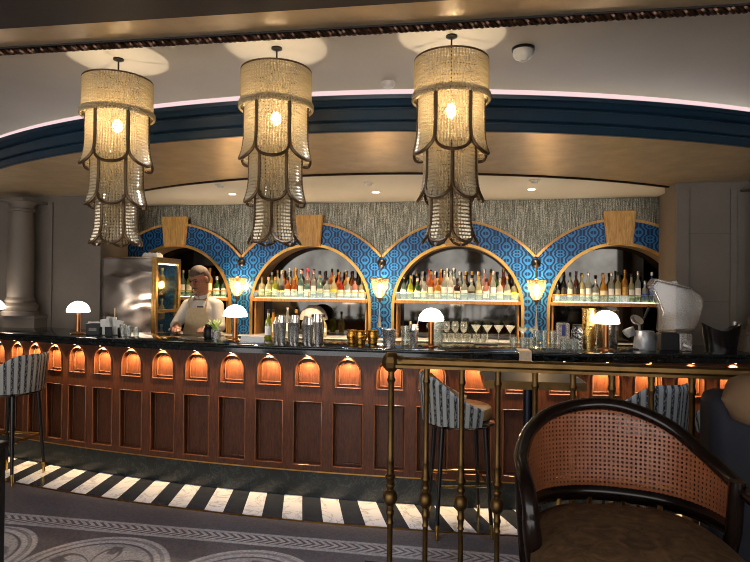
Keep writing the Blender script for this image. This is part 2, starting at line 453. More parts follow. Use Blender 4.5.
def column(x, label):
    t = thing('column', label, 'column', (x, 5.16, 0))
    obj('pedestal', MB().box(-.18, .18, -.20, -.012, 0, 1.2).box(-.195, .195, -.215, -.012, 1.2, 1.235), stone_wall, t, smooth=False, bevel=.006)
    obj('base', MB().lathe([(.165, 1.235), (.165, 1.27), (.15, 1.28), (.16, 1.30), (.162, 1.33), (.145, 1.345), (.128, 1.36), (.135, 1.38), (.12, 1.41)], 24, (0, -.175, 0)), stone_wall, t)
    obj('shaft', MB().lathe([(.116, 1.41), (.117, 1.6), (.113, 2.0), (.104, 2.24)], 24, (0, -.175, 0)), stone_wall, t)
    obj('capital', MB().lathe([(.104, 2.24), (.122, 2.25), (.122, 2.265), (.108, 2.275), (.115, 2.31), (.145, 2.335)], 24, (0, -.175, 0)).box(-.155, .155, -.33, -.012, 2.335, 2.355), stone_wall, t)
column(-4.47, 'round grey stone column on a pedestal at the far left')
column(2.16, 'round grey stone column cut by the right edge')

# wallpaper wall with four arched openings
RI, ZI, RO, ZO, ZB = .637, 1.335, 1.0, 1.228, 1.02
def paths(xa, n=48):
    ip, op = [], []
    ts = [i/8 for i in range(8)]
    for t in ts: ip.append((xa - RI, ZB + (ZI - ZB)*t))
    for k in range(n + 1):
        a = pi - pi*k/n; ip.append((xa + RI*cos(a), ZI + RI*sin(a)))
    for t in ts[::-1]: ip.append((xa + RI, ZB + (ZI - ZB)*t))
    a0 = math.acos(-.77/RO); zv = ZO + RO*sin(a0)
    for t in ts: op.append((xa - .77, ZB + (zv - ZB)*t))
    for k in range(n + 1):
        a = a0 + (pi - 2*a0)*k/n; op.append((xa + RO*cos(a), ZO + RO*sin(a)))
    for t in ts[::-1]: op.append((xa + .77, ZB + (zv - ZB)*t))
    return ip, op
ARCHNAME = ['behind the bartender', 'left of the middle lamp', 'behind the middle lamp', 'at the right']
for i, xa in enumerate(ARCH):
    ip, op = paths(xa); N = len(ip)
    b = MB()
    b.slab(lambda u, v, t: ((ip[round(u*(N - 1))][0]*(1 - v) + op[round(u*(N - 1))][0]*v), YW + .04*t, (ip[round(u*(N - 1))][1]*(1 - v) + op[round(u*(N - 1))][1]*v)), N - 1, 1)
    struct('wall_back', b, damask, smooth=False)
    b = MB()
    def ring(path, u, v, w0, w1, c):
        k = round(u*(N - 1)); px, pz = path[k]
        dx, dz = px - c[0], max(pz - c[1], 0); L = max(1e-6, sqrt(dx*dx + dz*dz)); w = w0 + (w1 - w0)*v
        return px + dx/L*w, pz + dz/L*w
    def f(u, v, t):
        px, pz = ring(ip, u, v, -.004, .026, (xa, ZI)); return (px, YW - .018 + .018*t, pz)
    b.slab(f, N - 1, 1)
    struct('trim_%d' % n, b, gold_trim); n += 1
    b = MB()
    def f(u, v, t):
        k = round(u*(N - 1)); px, pz = op[k]; s_ = 1 if k > N/2 else -1
        a = atan2(pz - ZO, px - xa) if pz > ZO + .6 else None
        q = -.022 + .022*v
        if pz < 1.8: return (px + 0*q, YW - .010 + .01*t, pz)
        dx, dz = px - xa, pz - ZO; L = sqrt(dx*dx + dz*dz)
        return (px + dx/L*q, YW - .014 + .014*t, pz + dz/L*q)
    k0 = [k for k in range(N) if op[k][1] > 1.85]
    op2 = [op[k] for k in k0]; N2 = len(op2)
    def f(u, v, t):
        px, pz = op2[round(u*(N2 - 1))]; q = -.024 + .024*v
        dx, dz = px - xa, pz - ZO; L = sqrt(dx*dx + dz*dz)
        return (px + dx/L*q, YW - .014 + .014*t, pz + dz/L*q)
    b.slab(f, N2 - 1, 1)
    struct('trim_%d' % n, b, gold_wood); n += 1
    b = MB(); b.slab(lambda u, v, t: (op2[round(u*(N2 - 1))][0], YW + .045 + .012*t, op2[round(u*(N2 - 1))][1]*(1 - v) - .03*(1 - v) + 2.44*v), N2 - 1, 1)
    struct('wall_back', b, mosaic, smooth=False)
    # reveal of the niche
    b = MB()
    def f(u, v, t):
        px, pz = ring(ip, u, 0, .02*t, 0, (xa, ZI)); return (px, YW + .04 + .21*v, pz)
    b.slab(f, N - 1, 1)
    struct('wall_back', b, niche_plaster)
    b = MB(); pts = [(p[0], p[1]) for p in ip]
    nb = len(pts); b.add([(px, 6.2, pz) for px, pz in pts] + [(px, 6.22, pz) for px, pz in pts], [tuple(range(nb)), tuple(range(2*nb - 1, nb - 1, -1))] + [(k, (k + 1) % nb, nb + (k + 1) % nb, nb + k) for k in range(nb)])
    tag(obj('arched_mirror', b, mirror, smooth=False), 'dark antique mirror lining the arched niche ' + ARCHNAME[i], 'mirror', 'niche mirrors')
    # keystone
    b = MB(); pl = [(-.146, 2.295), (.146, 2.295), (.114, 1.968), (-.114, 1.968)]
    b.add([(xa + px, YW - .07, pz) for px, pz in pl] + [(xa + px, YW, pz) for px, pz in pl], [(0,1,2,3), (7,6,5,4), (0,4,5,1), (1,5,6,2), (2,6,7,3), (3,7,4,0)])
    tag(obj('keystone', b, gold_wood, smooth=False, bevel=.008), 'gold oak keystone block over the arch ' + ARCHNAME[i], 'keystone', 'keystones over the arches')
struct('wall_back', MB().box(-4.3, 2.3, 6.23, 6.3, 0, 2.44), stone_wall, smooth=False)

# ceilings
def arc_y(xx, r):
    d = r*r - (xx - SX)**2
    return min(5.16, SY - sqrt(d)) if d > 0 else 5.16
struct('ceiling', MB().slab(lambda u, v, t: (-6.2 + 9.8*u, 2.0*(1 - v) + v*arc_y(-6.2 + 9.8*u, 4.95), 2.73 + .02*t), 80, 1), plaster, smooth=False)
struct('ceiling', MB().box(-4.3, 2.3, 4.25, 6.3, 2.432, 2.45), white_plaster, smooth=False)
A0, A1 = radians(-66), radians(62)
def sweep(prof, n=90): return MB().grid(lambda u, v: sp(A0 + (A1 - A0)*u, *prof[round(v*(len(prof) - 1))]), n, len(prof) - 1)
struct('ceiling', MB().slab(lambda u, v, t: sp(A0 + (A1 - A0)*u, 4.2 + 1.18*v, 2.42 + .02*t), 90, 4), bronze_leaf, smooth=False)
prof = [(5.36, 2.445), (5.38, 2.418), (5.40, 2.418), (5.405, 2.425), (5.405, 2.462), (5.398, 2.466), (5.398, 2.472), (5.418, 2.476), (5.422, 2.482), (5.422, 2.535), (5.416, 2.54), (5.416, 2.547), (5.44, 2.552), (5.455, 2.565), (5.462, 2.575), (5.475, 2.58), (5.478, 2.60), (5.47, 2.605), (5.2, 2.605)]
struct('trim_%d' % n, sweep(prof), navy_paint, ang=25); n += 1
struct('trim_%d' % n, MB().tube([sp(A0 + (A1 - A0)*k/120, 4.2, 2.418) for k in range(121)], .014, 6), rope_mat); n += 1
# the lit slot behind the cornice
t = thing('led_strip', 'curved pinkish white cove light running above the navy cornice', 'cove light', sp(0, 5.43, 2.606))
o3 = sp(0, 5.43, 2.606)
b = MB().slab(lambda u, v, t_: tuple(a_ - c_ for a_, c_ in zip(sp(A0 + (A1 - A0)*u, 5.425 + .02*v, 2.606 + .033*t_), o3)), 90, 1)
obj('diffuser', b, EM('cove light', (255, 222, 222), .44), t, smooth=False)

# lower ceiling over the viewer, its bronze border and rope moulding
def lc(xx): return 2.297 + (xx + 2.188)*.0339
def lowslab(d0, d1, z0, z1): return MB().slab(lambda u, v, t: (-6.2 + 9.8*u, lc(-6.2 + 9.8*u) - d0*(1 - v) - d1*v, z0 + (z1 - z0)*t), 4, 1)
struct('ceiling', lowslab(.215, 5.2, 2.60, 2.64), dark_ceiling, smooth=False)
struct('ceiling', lowslab(-.0, .21, 2.603, 2.74), bronze_leaf, smooth=False)
b = MB()
L0, L1 = -4.6, 2.8; turns = 230
for ph in (0, 2*pi/3, 4*pi/3):
    pth = []
    for k in range(turns*6 + 1):
        f_ = k/(turns*6); xx = L0 + (L1 - L0)*f_; a = ph + 2*pi*f_*turns/2
        pth.append((xx, lc(xx) - .024 + .0095*cos(a), 2.590 + .0095*sin(a)))
    b.tube(pth, .0075, 5)
struct('trim_%d' % n, b, rope_mat); n += 1
b = MB(); b.slab(lambda u, v, t: (-6.2 + 9.8*u, lc(-6.2 + 9.8*u) - .044 + .044*v, 2.595 + .01*t), 4, 1)
struct('trim_%d' % n, b, groove_mat, smooth=False); n += 1
# ================================================================== THE BAR COUNTER
S0, S1 = -3.75, 2.9
bar = thing('bar_counter', 'long curved mahogany bar counter with lit arched panels and black marble top', 'bar counter', cp(0, -.25, 0))
BO = cp(0, -.25, 0)
def cpl(s, d, z): p = cp(s, d, z); return (p[0] - BO[0], p[1] - BO[1], p[2])
def arcslab(d0, d1, z0, z1, s0=S0, s1=S1, n=None):
    n = n or max(1, int((s1 - s0)/.05))
    b = MB(); b.slab(lambda u, v, t: cpl(s0 + (s1 - s0)*u, d0 + (d1 - d0)*v, z0 + (z1 - z0)*t), n, 1); return b
prof = [(-.52, 1.082), (.100, 1.082), (.110, 1.086), (.114, 1.093), (.114, 1.103), (.110, 1.110), (.102, 1.113), (-.52, 1.113)]
b = MB(); b.slab(lambda u, v, t: cpl(S0 + (S1 - S0)*u, *( (lambda p: (p[0], p[1]))(prof[round(v*7)] if t else (prof[round(v*7)][0] - .0*v, prof[round(v*7)][1])))), 1, 1) if False else None
nS = 140
b = MB()
vs = []; fs = []
for i in range(nS + 1):
    for d, z in prof: vs.append(cpl(S0 + (S1 - S0)*i/nS, d, z))
P8 = len(prof)
for i in range(nS):
    for k in range(P8): fs.append((i*P8 + k, i*P8 + (k + 1) % P8, (i + 1)*P8 + (k + 1) % P8, (i + 1)*P8 + k))
fs += [tuple(range(P8)), tuple(range(nS*P8 + P8 - 1, nS*P8 - 1, -1))]
b.add(vs, fs); obj('worktop', b, black_marble, bar, ang=30)
b = arcslab(-.03, .092, 1.060, 1.0815); b2 = arcslab(-.03, .078, 1.046, 1.0595); b.add(b2.v, b2.f)
obj('worktop_moulding', b, black_marble, bar, smooth=False)
obj('carcass', arcslab(-.5, -.02, .02, 1.08), mahog, bar, smooth=False)
b = arcslab(-.05, .018, .006, .188)
obj('plinth', b, green_marble, bar, smooth=False)
b = arcslab(-.02, .03, .189, .2)
obj('plinth_moulding', b, gold_trim, bar, smooth=False)

edges_s = [-3.745, -3.42, -3.115, -2.885, -2.66, -2.41, -2.145, -1.868, -1.572, -1.27, -.967, -.665, -.365, -.067, .238, .54, .84, 1.14, 1.44, 1.73, 2.02, 2.31, 2.60, 2.895]
FD = .034     # how far the frame stands before the panels
fr = MB()
def strip(s0, s1, z0, z1, d0=-.02, d1=FD, n=3):
    fr.slab(lambda u, v, t: cpl(s0 + (s1 - s0)*u, d0 + (d1 - d0)*t, z0 + (z1 - z0)*v), n, 1)
bays = [(edges_s[i], edges_s[i + 1]) for i in range(len(edges_s) - 1)]
UZ0, UZ1, LZ0, LZ1 = .812, 1.02, .24, .70
for a, c in bays:
    m_ = (a + c)/2; w = (c - a)*.315; wl = (c - a)*.36
    strip(a, m_ - wl, .2, .75, n=2); strip(m_ + wl, c, .2, .75, n=2)
    strip(m_ - wl, m_ + wl, .2, LZ0); strip(m_ - wl, m_ + wl, LZ1, .75)
    strip(a, c, .75, UZ0)
    strip(a, m_ - w, UZ0, 1.046, n=2); strip(m_ + w, c, UZ0, 1.046, n=2)
    h = min(.105, w*1.05)
    def f(u, v, t):
        ang = pi - pi*u; sx = m_ + w*cos(ang); zz = UZ1 - h + h*sin(ang)
        return cpl(sx, -.02 + (FD + .02)*t, zz + (1.046 - zz)*v)
    fr.slab(f, 16, 1)
obj('front_frame', fr, mahog, bar, smooth=False)
led_c = EM('counter light lens', (255, 205, 150), 8)
for a, c in bays:
    m_ = (a + c)/2; w = (c - a)*.315; wl = (c - a)*.36; h = min(.105, w*1.05)
    b = MB()
    b.slab(lambda u, v, t: cpl(m_ - w + 2*w*u, -.019 + .014*t, UZ0 + (1.03 - UZ0)*v), 3, 1)
    p = obj('arched_panel', b, mahog, bar, smooth=False)
    def arch(wi, hi, zb, d):
        pts = [cpl(m_ - wi, d, zb)] + [cpl(m_ - wi, d, zb + (UZ1 - h - zb)*k/3) for k in (1, 2)]
        pts += [cpl(m_ + wi*cos(pi - pi*k/14), d, UZ1 - h + hi*sin(pi*k/14)) for k in range(15)]
        pts += [cpl(m_ + wi, d, zb + (UZ1 - h - zb)*k/3) for k in (2, 1)] + [cpl(m_ + wi, d, zb)]
        return pts + [cpl(m_ + wi*(1 - k/2), d, zb) for k in (1, 2, 3)]
    b = MB(); b.tube(arch(w, h, UZ0, FD + .001), .0042, 6, True); b.tube(arch(w*.80, h*.80, UZ0 + .018, -.002), .0042, 6, True)
    obj('panel_moulding', b, mahog_edge, p)
    b = MB()
    b.slab(lambda u, v, t: cpl(m_ - wl + 2*wl*u, -.019 + .006*t, LZ0 + (LZ1 - LZ0)*v), 3, 1)
    p = obj('tall_panel', b, mahog, bar, smooth=False)
    def rect(wi, z0, z1, d): return [cpl(m_ - wi, d, z0), cpl(m_ - wi, d, (z0+z1)/2), cpl(m_ - wi, d, z1), cpl(m_, d, z1), cpl(m_ + wi, d, z1), cpl(m_ + wi, d, (z0+z1)/2), cpl(m_ + wi, d, z0), cpl(m_, d, z0)]
    b = MB(); b.tube(rect(wl, LZ0, LZ1, FD), .0045, 6, True); b.tube(rect(wl*.84, LZ0 + .02, LZ1 - .02, -.004), .004, 6, True)
    obj('panel_moulding', b, mahog_edge, p)
    q = cpl(m_, .062, 1.0455)
    obj('spotlight', MB().lathe([(.008, -.002), (.008, .002)], 10, q), led_c, bar)
    w0 = cp(m_, .062, 1.040); w1 = cp(m_, .0, .90)
    light('counter_spot', 'SPOT', w0, 12.5, (255, 212, 156), .006, w1, 110, 1)

# cream cloth over the counter edge
b = MB()
def f(u, v, t):
    s_ = 1.315 + .082*(u - .5) ; k = v*1.0
    path = [(-.03, 1.116), (.06, 1.116), (.1155, 1.114), (.1175, 1.10), (.119, 1.08), (.1205, 1.05)]
    i = min(4, int(k*5)); r_ = k*5 - i
    d = path[i][0]*(1 - r_) + path[i + 1][0]*r_; z = path[i][1]*(1 - r_) + path[i + 1][1]*r_
    return cp(s_, d + (.004*t if k > .3 else 0) + .0015*sin(u*14), z + (.004*t if k <= .45 else 0))
b.slab(f, 10, 10); b_o = obj('bar_cloth', b, M('cream linen', (196, 170, 138), .9, 0, .12, 60))
tag(b_o, 'folded cream cloth hanging over the front edge of the bar top', 'cloth')

# ================================================================== BACK BAR
bb = thing('back_bar_counter', 'back bar cabinet with white marble top under the arches', 'counter', (-1.06, 5.9, 0))
obj('cabinet', MB().box(-2.5, 2.5, -.3, .29, 0, .98), dark_wood, bb, smooth=False)
obj('worktop', MB().box(-2.52, 2.52, -.34, .295, .981, 1.02), white_marble, bb, smooth=False, bevel=.006)
shelf_led = EM('shelf light', (255, 232, 190), 4.5)
for i, xa in enumerate(ARCH):
    t = thing('display_shelf', 'oak bottle shelf with lit glass guard in the arch ' + ARCHNAME[i], 'shelf', (xa, 5.9, 1.38), group='bottle shelves in the arches')
    obj('board', MB().box(-.628, .628, -.0, .295, 0, .036), shelf_wood, t, smooth=False, bevel=.004)
    obj('light_strip', MB().box(-.60, .60, .018, .034, .0365, .042), shelf_led, t, smooth=False)
    obj('glass_guard', MB().box(-.61, .61, .006, .011, .037, .105), thin_glass('guard glass', (214, 232, 222), .86, .05, .06, (220, 236, 226)), t, smooth=False)
    b = MB().tube([(-.61, .009, .109), (.61, .009, .109)], .0045, 6)
    for k in range(5): b.tube([(-.61 + k*.305, .009, .037), (-.61 + k*.305, .009, .109)], .004, 6)
    obj('guard_rail', b, gold_trim, t)
    b = MB().box(-.655 + .04, -.60, .05, .29, -.357, -.002); 
    obj('side_panel', b, shelf_wood, t, smooth=False); obj('side_panel', MB().box(.60, .615, .05, .29, -.357, -.002), shelf_wood, t, smooth=False)
    light('niche_light', 'SPOT', (xa, 6.02, 1.955), 14 if i in (1, 2) else 2.5, (255, 226, 184), .02, (xa, 6.04, 1), 118, .5)

# sconces
for i in range(3):
    lab = ['left sconce beside the bartender', 'middle sconce between the two lit arches', 'right sconce between the lit arch and the dark arch'][i]
    t = thing('wall_sconce', 'glass wall lamp on blue damask, ' + lab, 'wall lamp', (CX + (i - 1)*1.54, YW - .001, 1.63), group='wall sconces')
    obj('wall_plate', MB().lathe([(.0, -.0), (.042, -.0), (.046, .008), (.034, .022), (.02, .03), (.0, .034)], 16, M=Matrix.Translation((0, -.0, .165)) @ Matrix.Rotation(radians(90), 4, 'X')), black_metal, t)
    obj('arm', MB().tube([(0, -.03, .165), (0, -.07, .163), (0, -.098, .15), (0, -.10, .12), (0, -.10, .02)], .006, 8), bronze_frame, t)
    obj('shade', MB().lathe([(.098, .0), (.092, -.02), (.075, -.10), (.05, -.17), (.03, -.195), (.028, -.195), (.048, -.168), (.073, -.10), (.09, -.02), (.096, .0)], 20, (0, -.10, 0), caps=False), thin_glass('sconce glass', (255, 240, 214), .86, .05, .05, (255, 235, 205)), t)
    obj('shade_rim', MB().tube([(.098*cos(k*pi/12), -.10 + .098*sin(k*pi/12), 0) for k in range(24)], .003, 6, True).box(-.095, .095, -.103, -.097, -.003, .003), brass, t)
    obj('bulb', MB().sphere((0, -.10, -.085), (.026, .026, .036), 12, 8), sconce_bulb, t)
    obj('lamp_holder', MB().lathe([(.006, .02), (.014, .01), (.014, -.045), (.006, -.05)], 10, (0, -.10, 0)), brass, t)
    obj('finial', MB().lathe([(.03, -.195), (.03, -.205), (.014, -.215), (.016, -.23), (.004, -.25)], 12, (0, -.10, 0)), bronze_frame, t)
    obj('crystal_drop', MB().lathe([(.003, -.25), (.003, -.31), (.006, -.34), (.012, -.42), (.02, -.46), (.018, -.485), (.0, -.5)], 12, (0, -.10, 0)), thin_glass('drop glass', (240, 240, 236), .7, .06, .35, (214, 210, 200)), t)
# ================================================================== CHANDELIERS
def bead_mesh(r0, amax, ztop, zbot, rnd, flare, pitch=.0150, hb=.0168, gap=False):
    """strands of beads on a curved panel; origin on the chandelier axis"""
    b = MB(); n = max(3, int(2*amax*r0/pitch))
    H = ztop - zbot
    for i in range(n):
        a = -amax + 2*amax*(i + .5)/n
        q = a/amax
        ze = zbot + rnd*(1 - sqrt(max(0, 1 - q*q)))
        z = ztop - hb*.5
        while z > ze:
            k = (ztop - z)/H
            r = r0 + flare*max(0, (k - .45)/.55)**2.2
            rb = pitch*.48; c, s_ = cos(a), sin(a)
            base = len(b.v); hh = hb*.49
            rt = rb*.5; h1 = hh*.5
            for zz, rr_ in ((-hh, rt), (-h1, rb), (h1, rb), (hh, rt)):
                for x_, y_ in ((r - rr_, 0), (r, -rr_), (r + rr_, 0), (r, rr_)): b.v.append((x_*c - y_*s_, x_*s_ + y_*c, z + zz))
            for i_ in range(3):
                for k_ in range(4): b.f.append((base + i_*4 + k_, base + i_*4 + (k_ + 1) % 4, base + i_*4 + 4 + (k_ + 1) % 4, base + i_*4 + 4 + k_))
            b.f.append((base + 3, base + 2, base + 1, base)); b.f.append((base + 12, base + 13, base + 14, base + 15))
            z -= hb
    return b
def frame_mesh(r0, amax, ztop, zbot, rnd, flare, tr):
    H = ztop - zbot; pts = []
    def P(a, z):
        k = (ztop - z)/H; r = r0 + .006 + flare*max(0, (k - .45)/.55)**2.2
        return (r*cos(a), r*sin(a), z)
    for k in range(9): pts.append(P(-amax, ztop - (H - rnd)*k/8))
    for k in range(1, 16):
        th = pi*k/16; pts.append(P(-amax*cos(th), zbot + rnd*(1 - sin(th))))
    for k in range(9): pts.append(P(amax, zbot + rnd + (H - rnd)*k/8))
    return MB().tube(pts, tr, 6)
def ringm(r, z, tr): return MB().tube([(r*cos(k*pi/20), r*sin(k*pi/20), z) for k in range(40)], tr, 6, True)

def make_chandelier(loc, label, rots):
    t = thing('chandelier', label, 'chandelier', loc, 0, 'beaded chandeliers')
    b = MB().lathe([(.03, .12), (.03, .112), (.012, .105)], 12).tube([(0, 0, .11), (0, 0, .0)], .005, 6)
    for k in range(3): b.tube([(0, 0, .0), (.188*cos(k*2.094 + .5), .188*sin(k*2.094 + .5), .0)], .003, 5)
    obj('ceiling_hook', b, black_metal, t)
    obj('bead_drum', bead_mesh(.186, pi, -.004, -.178, 0, 0), beads, t, smooth=False, fix=False)
    obj('drum_rim', ringm(.189, 0, .0045), bronze_frame, t)
    b = ringm(.190, -.181, .006); 
    obj('drum_rim', b, bronze_frame, t)
    obj('bead_fringe', bead_mesh(.197, pi, -.160, -.198, 0, 0), beads, t, smooth=False, fix=False)
    for (r0, zt, zb, rnd, fl, tr, rot) in ((.163, -.178, -.455, .075, .028, .0085, rots[0]), (.134, -.395, -.662, .075, .028, .0080, rots[1]), (.105, -.61, -.858, .07, .032, .0075, rots[2])):
        am = radians(29.3)
        mb = fm = None
        for k in range(6):
            Mz = (0, 0, rot + k*pi/3)
            if mb is None:
                p0 = obj('bead_panel', bead_mesh(r0, am, zt, zb + .004, rnd, fl), beads, t, smooth=False, fix=False); mb = p0.data
                f0 = obj('panel_frame', frame_mesh(r0, am, zt, zb, rnd, fl, tr), bronze_frame, p0); fm = f0.data
            else:
                p0 = obj('bead_panel', mb, None, t, smooth=False); f0 = obj('panel_frame', fm, None, p0)
            p0.rotation_euler = Mz
        obj('tier_ring', ringm(r0 - .004, zt, .004), bronze_frame, t)
    obj('inner_rod', MB().tube([(0, 0, 0), (0, 0, -.20)], .004, 6).tube([(0, 0, -.27), (0, 0, -.6)], .004, 6), black_metal, t)
    obj('bulb', MB().sphere((0, 0, -.235), (.026, .026, .034), 14, 10), bulb_mat, t)
    return t
# each chandelier keeps its own turn of the tiers, so build each; they hang from the main ceiling
for nm, loc, rots in (('left chandelier, over the steel cabinet end of the bar', (-1.905, 2.76, 2.61), (-1.17, -1.17, -1.17)),
                      ('middle of the three chandeliers', (-1.03, 2.76, 2.61), (-1.32, -1.32, -.85)),
                      ('right chandelier, nearest the smoke detector', (-.165, 2.76, 2.61), (-1.44, -.92, -.92))):
    ch_ = make_chandelier(loc, 'tiered crystal bead chandelier, ' + nm, rots); ch_.scale = (.91, .91, 1)

# ceiling fittings
t = thing('smoke_detector', 'white domed smoke detector on the ceiling right of the chandeliers', 'smoke detector', (.175, 2.96, 2.73))
obj('base', MB().lathe([(.056, -.012), (.056, 0)], 20), black_metal, t)
obj('dome', MB().lathe([(0, -.066), (.018, -.065), (.024, -.056), (.04, -.05), (.05, -.034), (.05, -.012)], 20), white_plastic, t)
t = thing('ceiling_speaker', 'small white round fitting on the ceiling beside the cove light', 'detector', (-.56, 3.33, 2.73))
obj('body', MB().lathe([(0, -.03), (.03, -.028), (.04, -.012), (.042, 0)], 16), white_plastic, t)
for k, (x_, y_, w_) in enumerate(((-2.30, 4.80, 'left'), (-.98, 4.87, 'middle'), (.39, 4.93, 'right'))):
    t = thing('ceiling_sprinkler', 'small round fitting on the white bar ceiling, %s of the row of three' % w_, 'ceiling fitting', (x_, y_, 2.432), group='ceiling fittings over the bar')
    obj('cover', MB().lathe([(0, -.03), (.022, -.028), (.03, -.012), (.045, -.006), (.047, 0)], 16), white_plastic, t)
for k, (x_, y_, w_) in enumerate(((-2.41, 5.29, 'left'), (-1.01, 5.36, 'middle'), (.4, 5.38, 'right'))):
    t = thing('downlight', 'lit round downlight in the white bar ceiling, %s of the row of three' % w_, 'downlight', (x_, y_, 2.432), group='bar ceiling downlights')
    obj('trim_ring', MB().lathe([(.032, -.004), (.045, -.004), (.048, 0)], 20, caps=False), white_plastic, t)
    obj('lens', MB().lathe([(0, -.003), (.033, -.003), (.033, -.001)], 20), lens, t)
    light('downlight_spot', 'SPOT', (x_, y_, 2.42), 90, (255, 222, 180), .03, (x_, y_ + .05, 0), 110, .6)
# ================================================================== ON THE BAR TOP
TOPZ = 1.1132
def on_bar(x, y): return (x, y, TOPZ)
lamp_metal = M('brushed copper', (150, 98, 56), .28, 1, .12, 10, (1, 1, 8))
def make_lamp(loc, label, stem_r=.02):
    t = thing('table_lamp', label, 'lamp', loc, group='mushroom lamps on the bar')
    obj('base', MB().lathe([(.0, .0), (.058, .0), (.06, .004), (.056, .012), (.02, .016)], 24), lamp_metal, t)
    obj('stem', MB().lathe([(.024, .014), (.022, .02), (stem_r, .03), (stem_r, .20)], 16), lamp_metal, t)
    R = .092
    prof = [(R*cos(k*pi/2/12), .192 + R*.98*sin(k*pi/2/12)) for k in range(13)] 
    prof = [(.0, .196), (R - .006, .190)] + prof
    obj('lamp_shade', MB().lathe(prof, 28, caps=False), dome_mat, t)
    return t
for loc, lab in (((-3.433, 4.469), 'glowing white dome lamp on copper stem beside the black card caddy at left'),
                 ((-1.907, 4.269), 'glowing white dome lamp on copper stem next to the potted plant and bartender'),
                 ((-.384, 4.258), 'glowing white dome lamp on copper stem in front of the central arch'),
                 ((.838, 4.36), 'glowing white dome lamp on copper stem in front of a steel shaker at right'),
                 ((-4.515, 4.72), 'glowing white dome lamp cut by the left edge, at the end of the bar')):
    make_lamp(on_bar(*loc), lab)

# black caddy, napkin holder, glasses
t = thing('card_caddy', 'small black box caddy on the bar beside the left dome lamp', 'caddy', on_bar(-3.27, 4.47), .2)
obj('body', MB().box(-.062, .062, -.04, .04, 0, .10), black_plastic, t, bevel=.004, smooth=False)
obj('front_card', MB().box(-.035, .03, -.0412, -.0402, .035, .06), M('grey card', (120, 116, 108), .6), t, smooth=False)
obj('card', MB().box(-.05, .05, -.02, -.015, .08, .112), paper, t, smooth=False)
t = thing('napkin_holder', 'black holder of white napkins and straws on the bar', 'napkin holder', on_bar(-3.10, 4.45), .1)
obj('tray', MB().box(-.085, .085, -.05, .05, 0, .006).box(-.085, -.08, -.05, .05, .006, .07).box(.08, .085, -.05, .05, .006, .07).box(-.03, .03, -.052, -.047, .006, .075), black_plastic, t, smooth=False)
for k, (x_, h_, r_) in enumerate(((-.055, .13, -.12), (-.02, .15, .05), (.02, .145, -.06), (.055, .12, .14))):
    obj('napkin', MB().box(-.03, .03, -.006, .006, 0, h_, Matrix.Translation((x_, .0, .007)) @ Matrix.Rotation(r_, 4, 'Y')), paper, t, smooth=False)
obj('straw', MB().tube([(.01, .03, .007), (.016, .02, .23)], .004, 6), M('kraft straw', (206, 180, 140), .7), t)

def tumbler(h, r0, r1, th=.003): return MB().lathe([(0, .006), (r0 - th, .008), (r1 - th, h), (r1, h), (r0, .0), (0, 0)], 16, caps=False)
def glass(name, mb, label, loc, group=None, mat=None, cat='glass'):
    o = obj(name, mb, mat or bar_glass); o.location = loc; return tag(o, label, cat, group)
for k, (x_, y_, w_) in enumerate(((-2.985, 4.44, 'nearest the napkin holder'), (-2.925, 4.42, 'in the middle of a row of three'), (-2.87, 4.45, 'right end of a row of three'))):
    glass('shot_glass', tumbler(.095 - .01*k, .022, .03), 'short clear glass on the left bar end, ' + w_, on_bar(x_, y_), 'short glasses by the napkins')

# plant in a glass, black cup behind
t = thing('potted_plant', 'small spiky green plant in a clear glass pot on the bar before the bartender', 'plant', on_bar(-2.10, 4.34))
obj('pot', tumbler(.085, .034, .042), bar_glass, t)
obj('soil', MB().lathe([(.0, .01), (.03, .01), (.036, .06), (.0, .065)], 14), M('pink grey gravel', (150, 120, 116), .9, 0, .3, 120), t)
leaf_m = M('pale green leaf', (150, 176, 92), .45, 0, .25, 20)
for k in range(15):
    a = k*2.4; tl = .35 + .5*((k*7) % 5)/5; L = .11 + .03*((k*3) % 4)/4
    pth = [(cos(a)*L*tl*q*(.6 + .5*q), sin(a)*L*tl*q*(.6 + .5*q), .06 + L*q*(1.0 - .35*q*tl)) for q in (0, .3, .6, .85, 1)]
    obj('leaf', MB().tube(pth, [.004, .009, .009, .005, .001], 6, flat=(1, .3)), leaf_m, t)
t = thing('black_jar', 'round black jar on the bar just left of the small plant', 'jar', on_bar(-2.19, 4.40))
obj('body', MB().lathe([(.0, 0), (.034, 0), (.042, .02), (.043, .07), (.034, .095), (.028, .1), (0, .1)], 18), black_plastic, t)
obj('lid', MB().lathe([(.03, .1), (.03, .118), (.01, .122), (.0, .128)], 18), black_metal, t)
# white menu tray
t = thing('menu_stand', 'low white menu card holder on the bar right of the bartender lamp', 'menu holder', on_bar(-1.725, 4.17), .08)
obj('holder', MB().box(-.095, .095, -.02, .02, 0, .008), clear_glass, t, smooth=False)
obj('card', MB().box(-.09, .09, -.003, .003, .008, .05, Matrix.Rotation(-.25, 4, 'X')), paper, t, smooth=False)

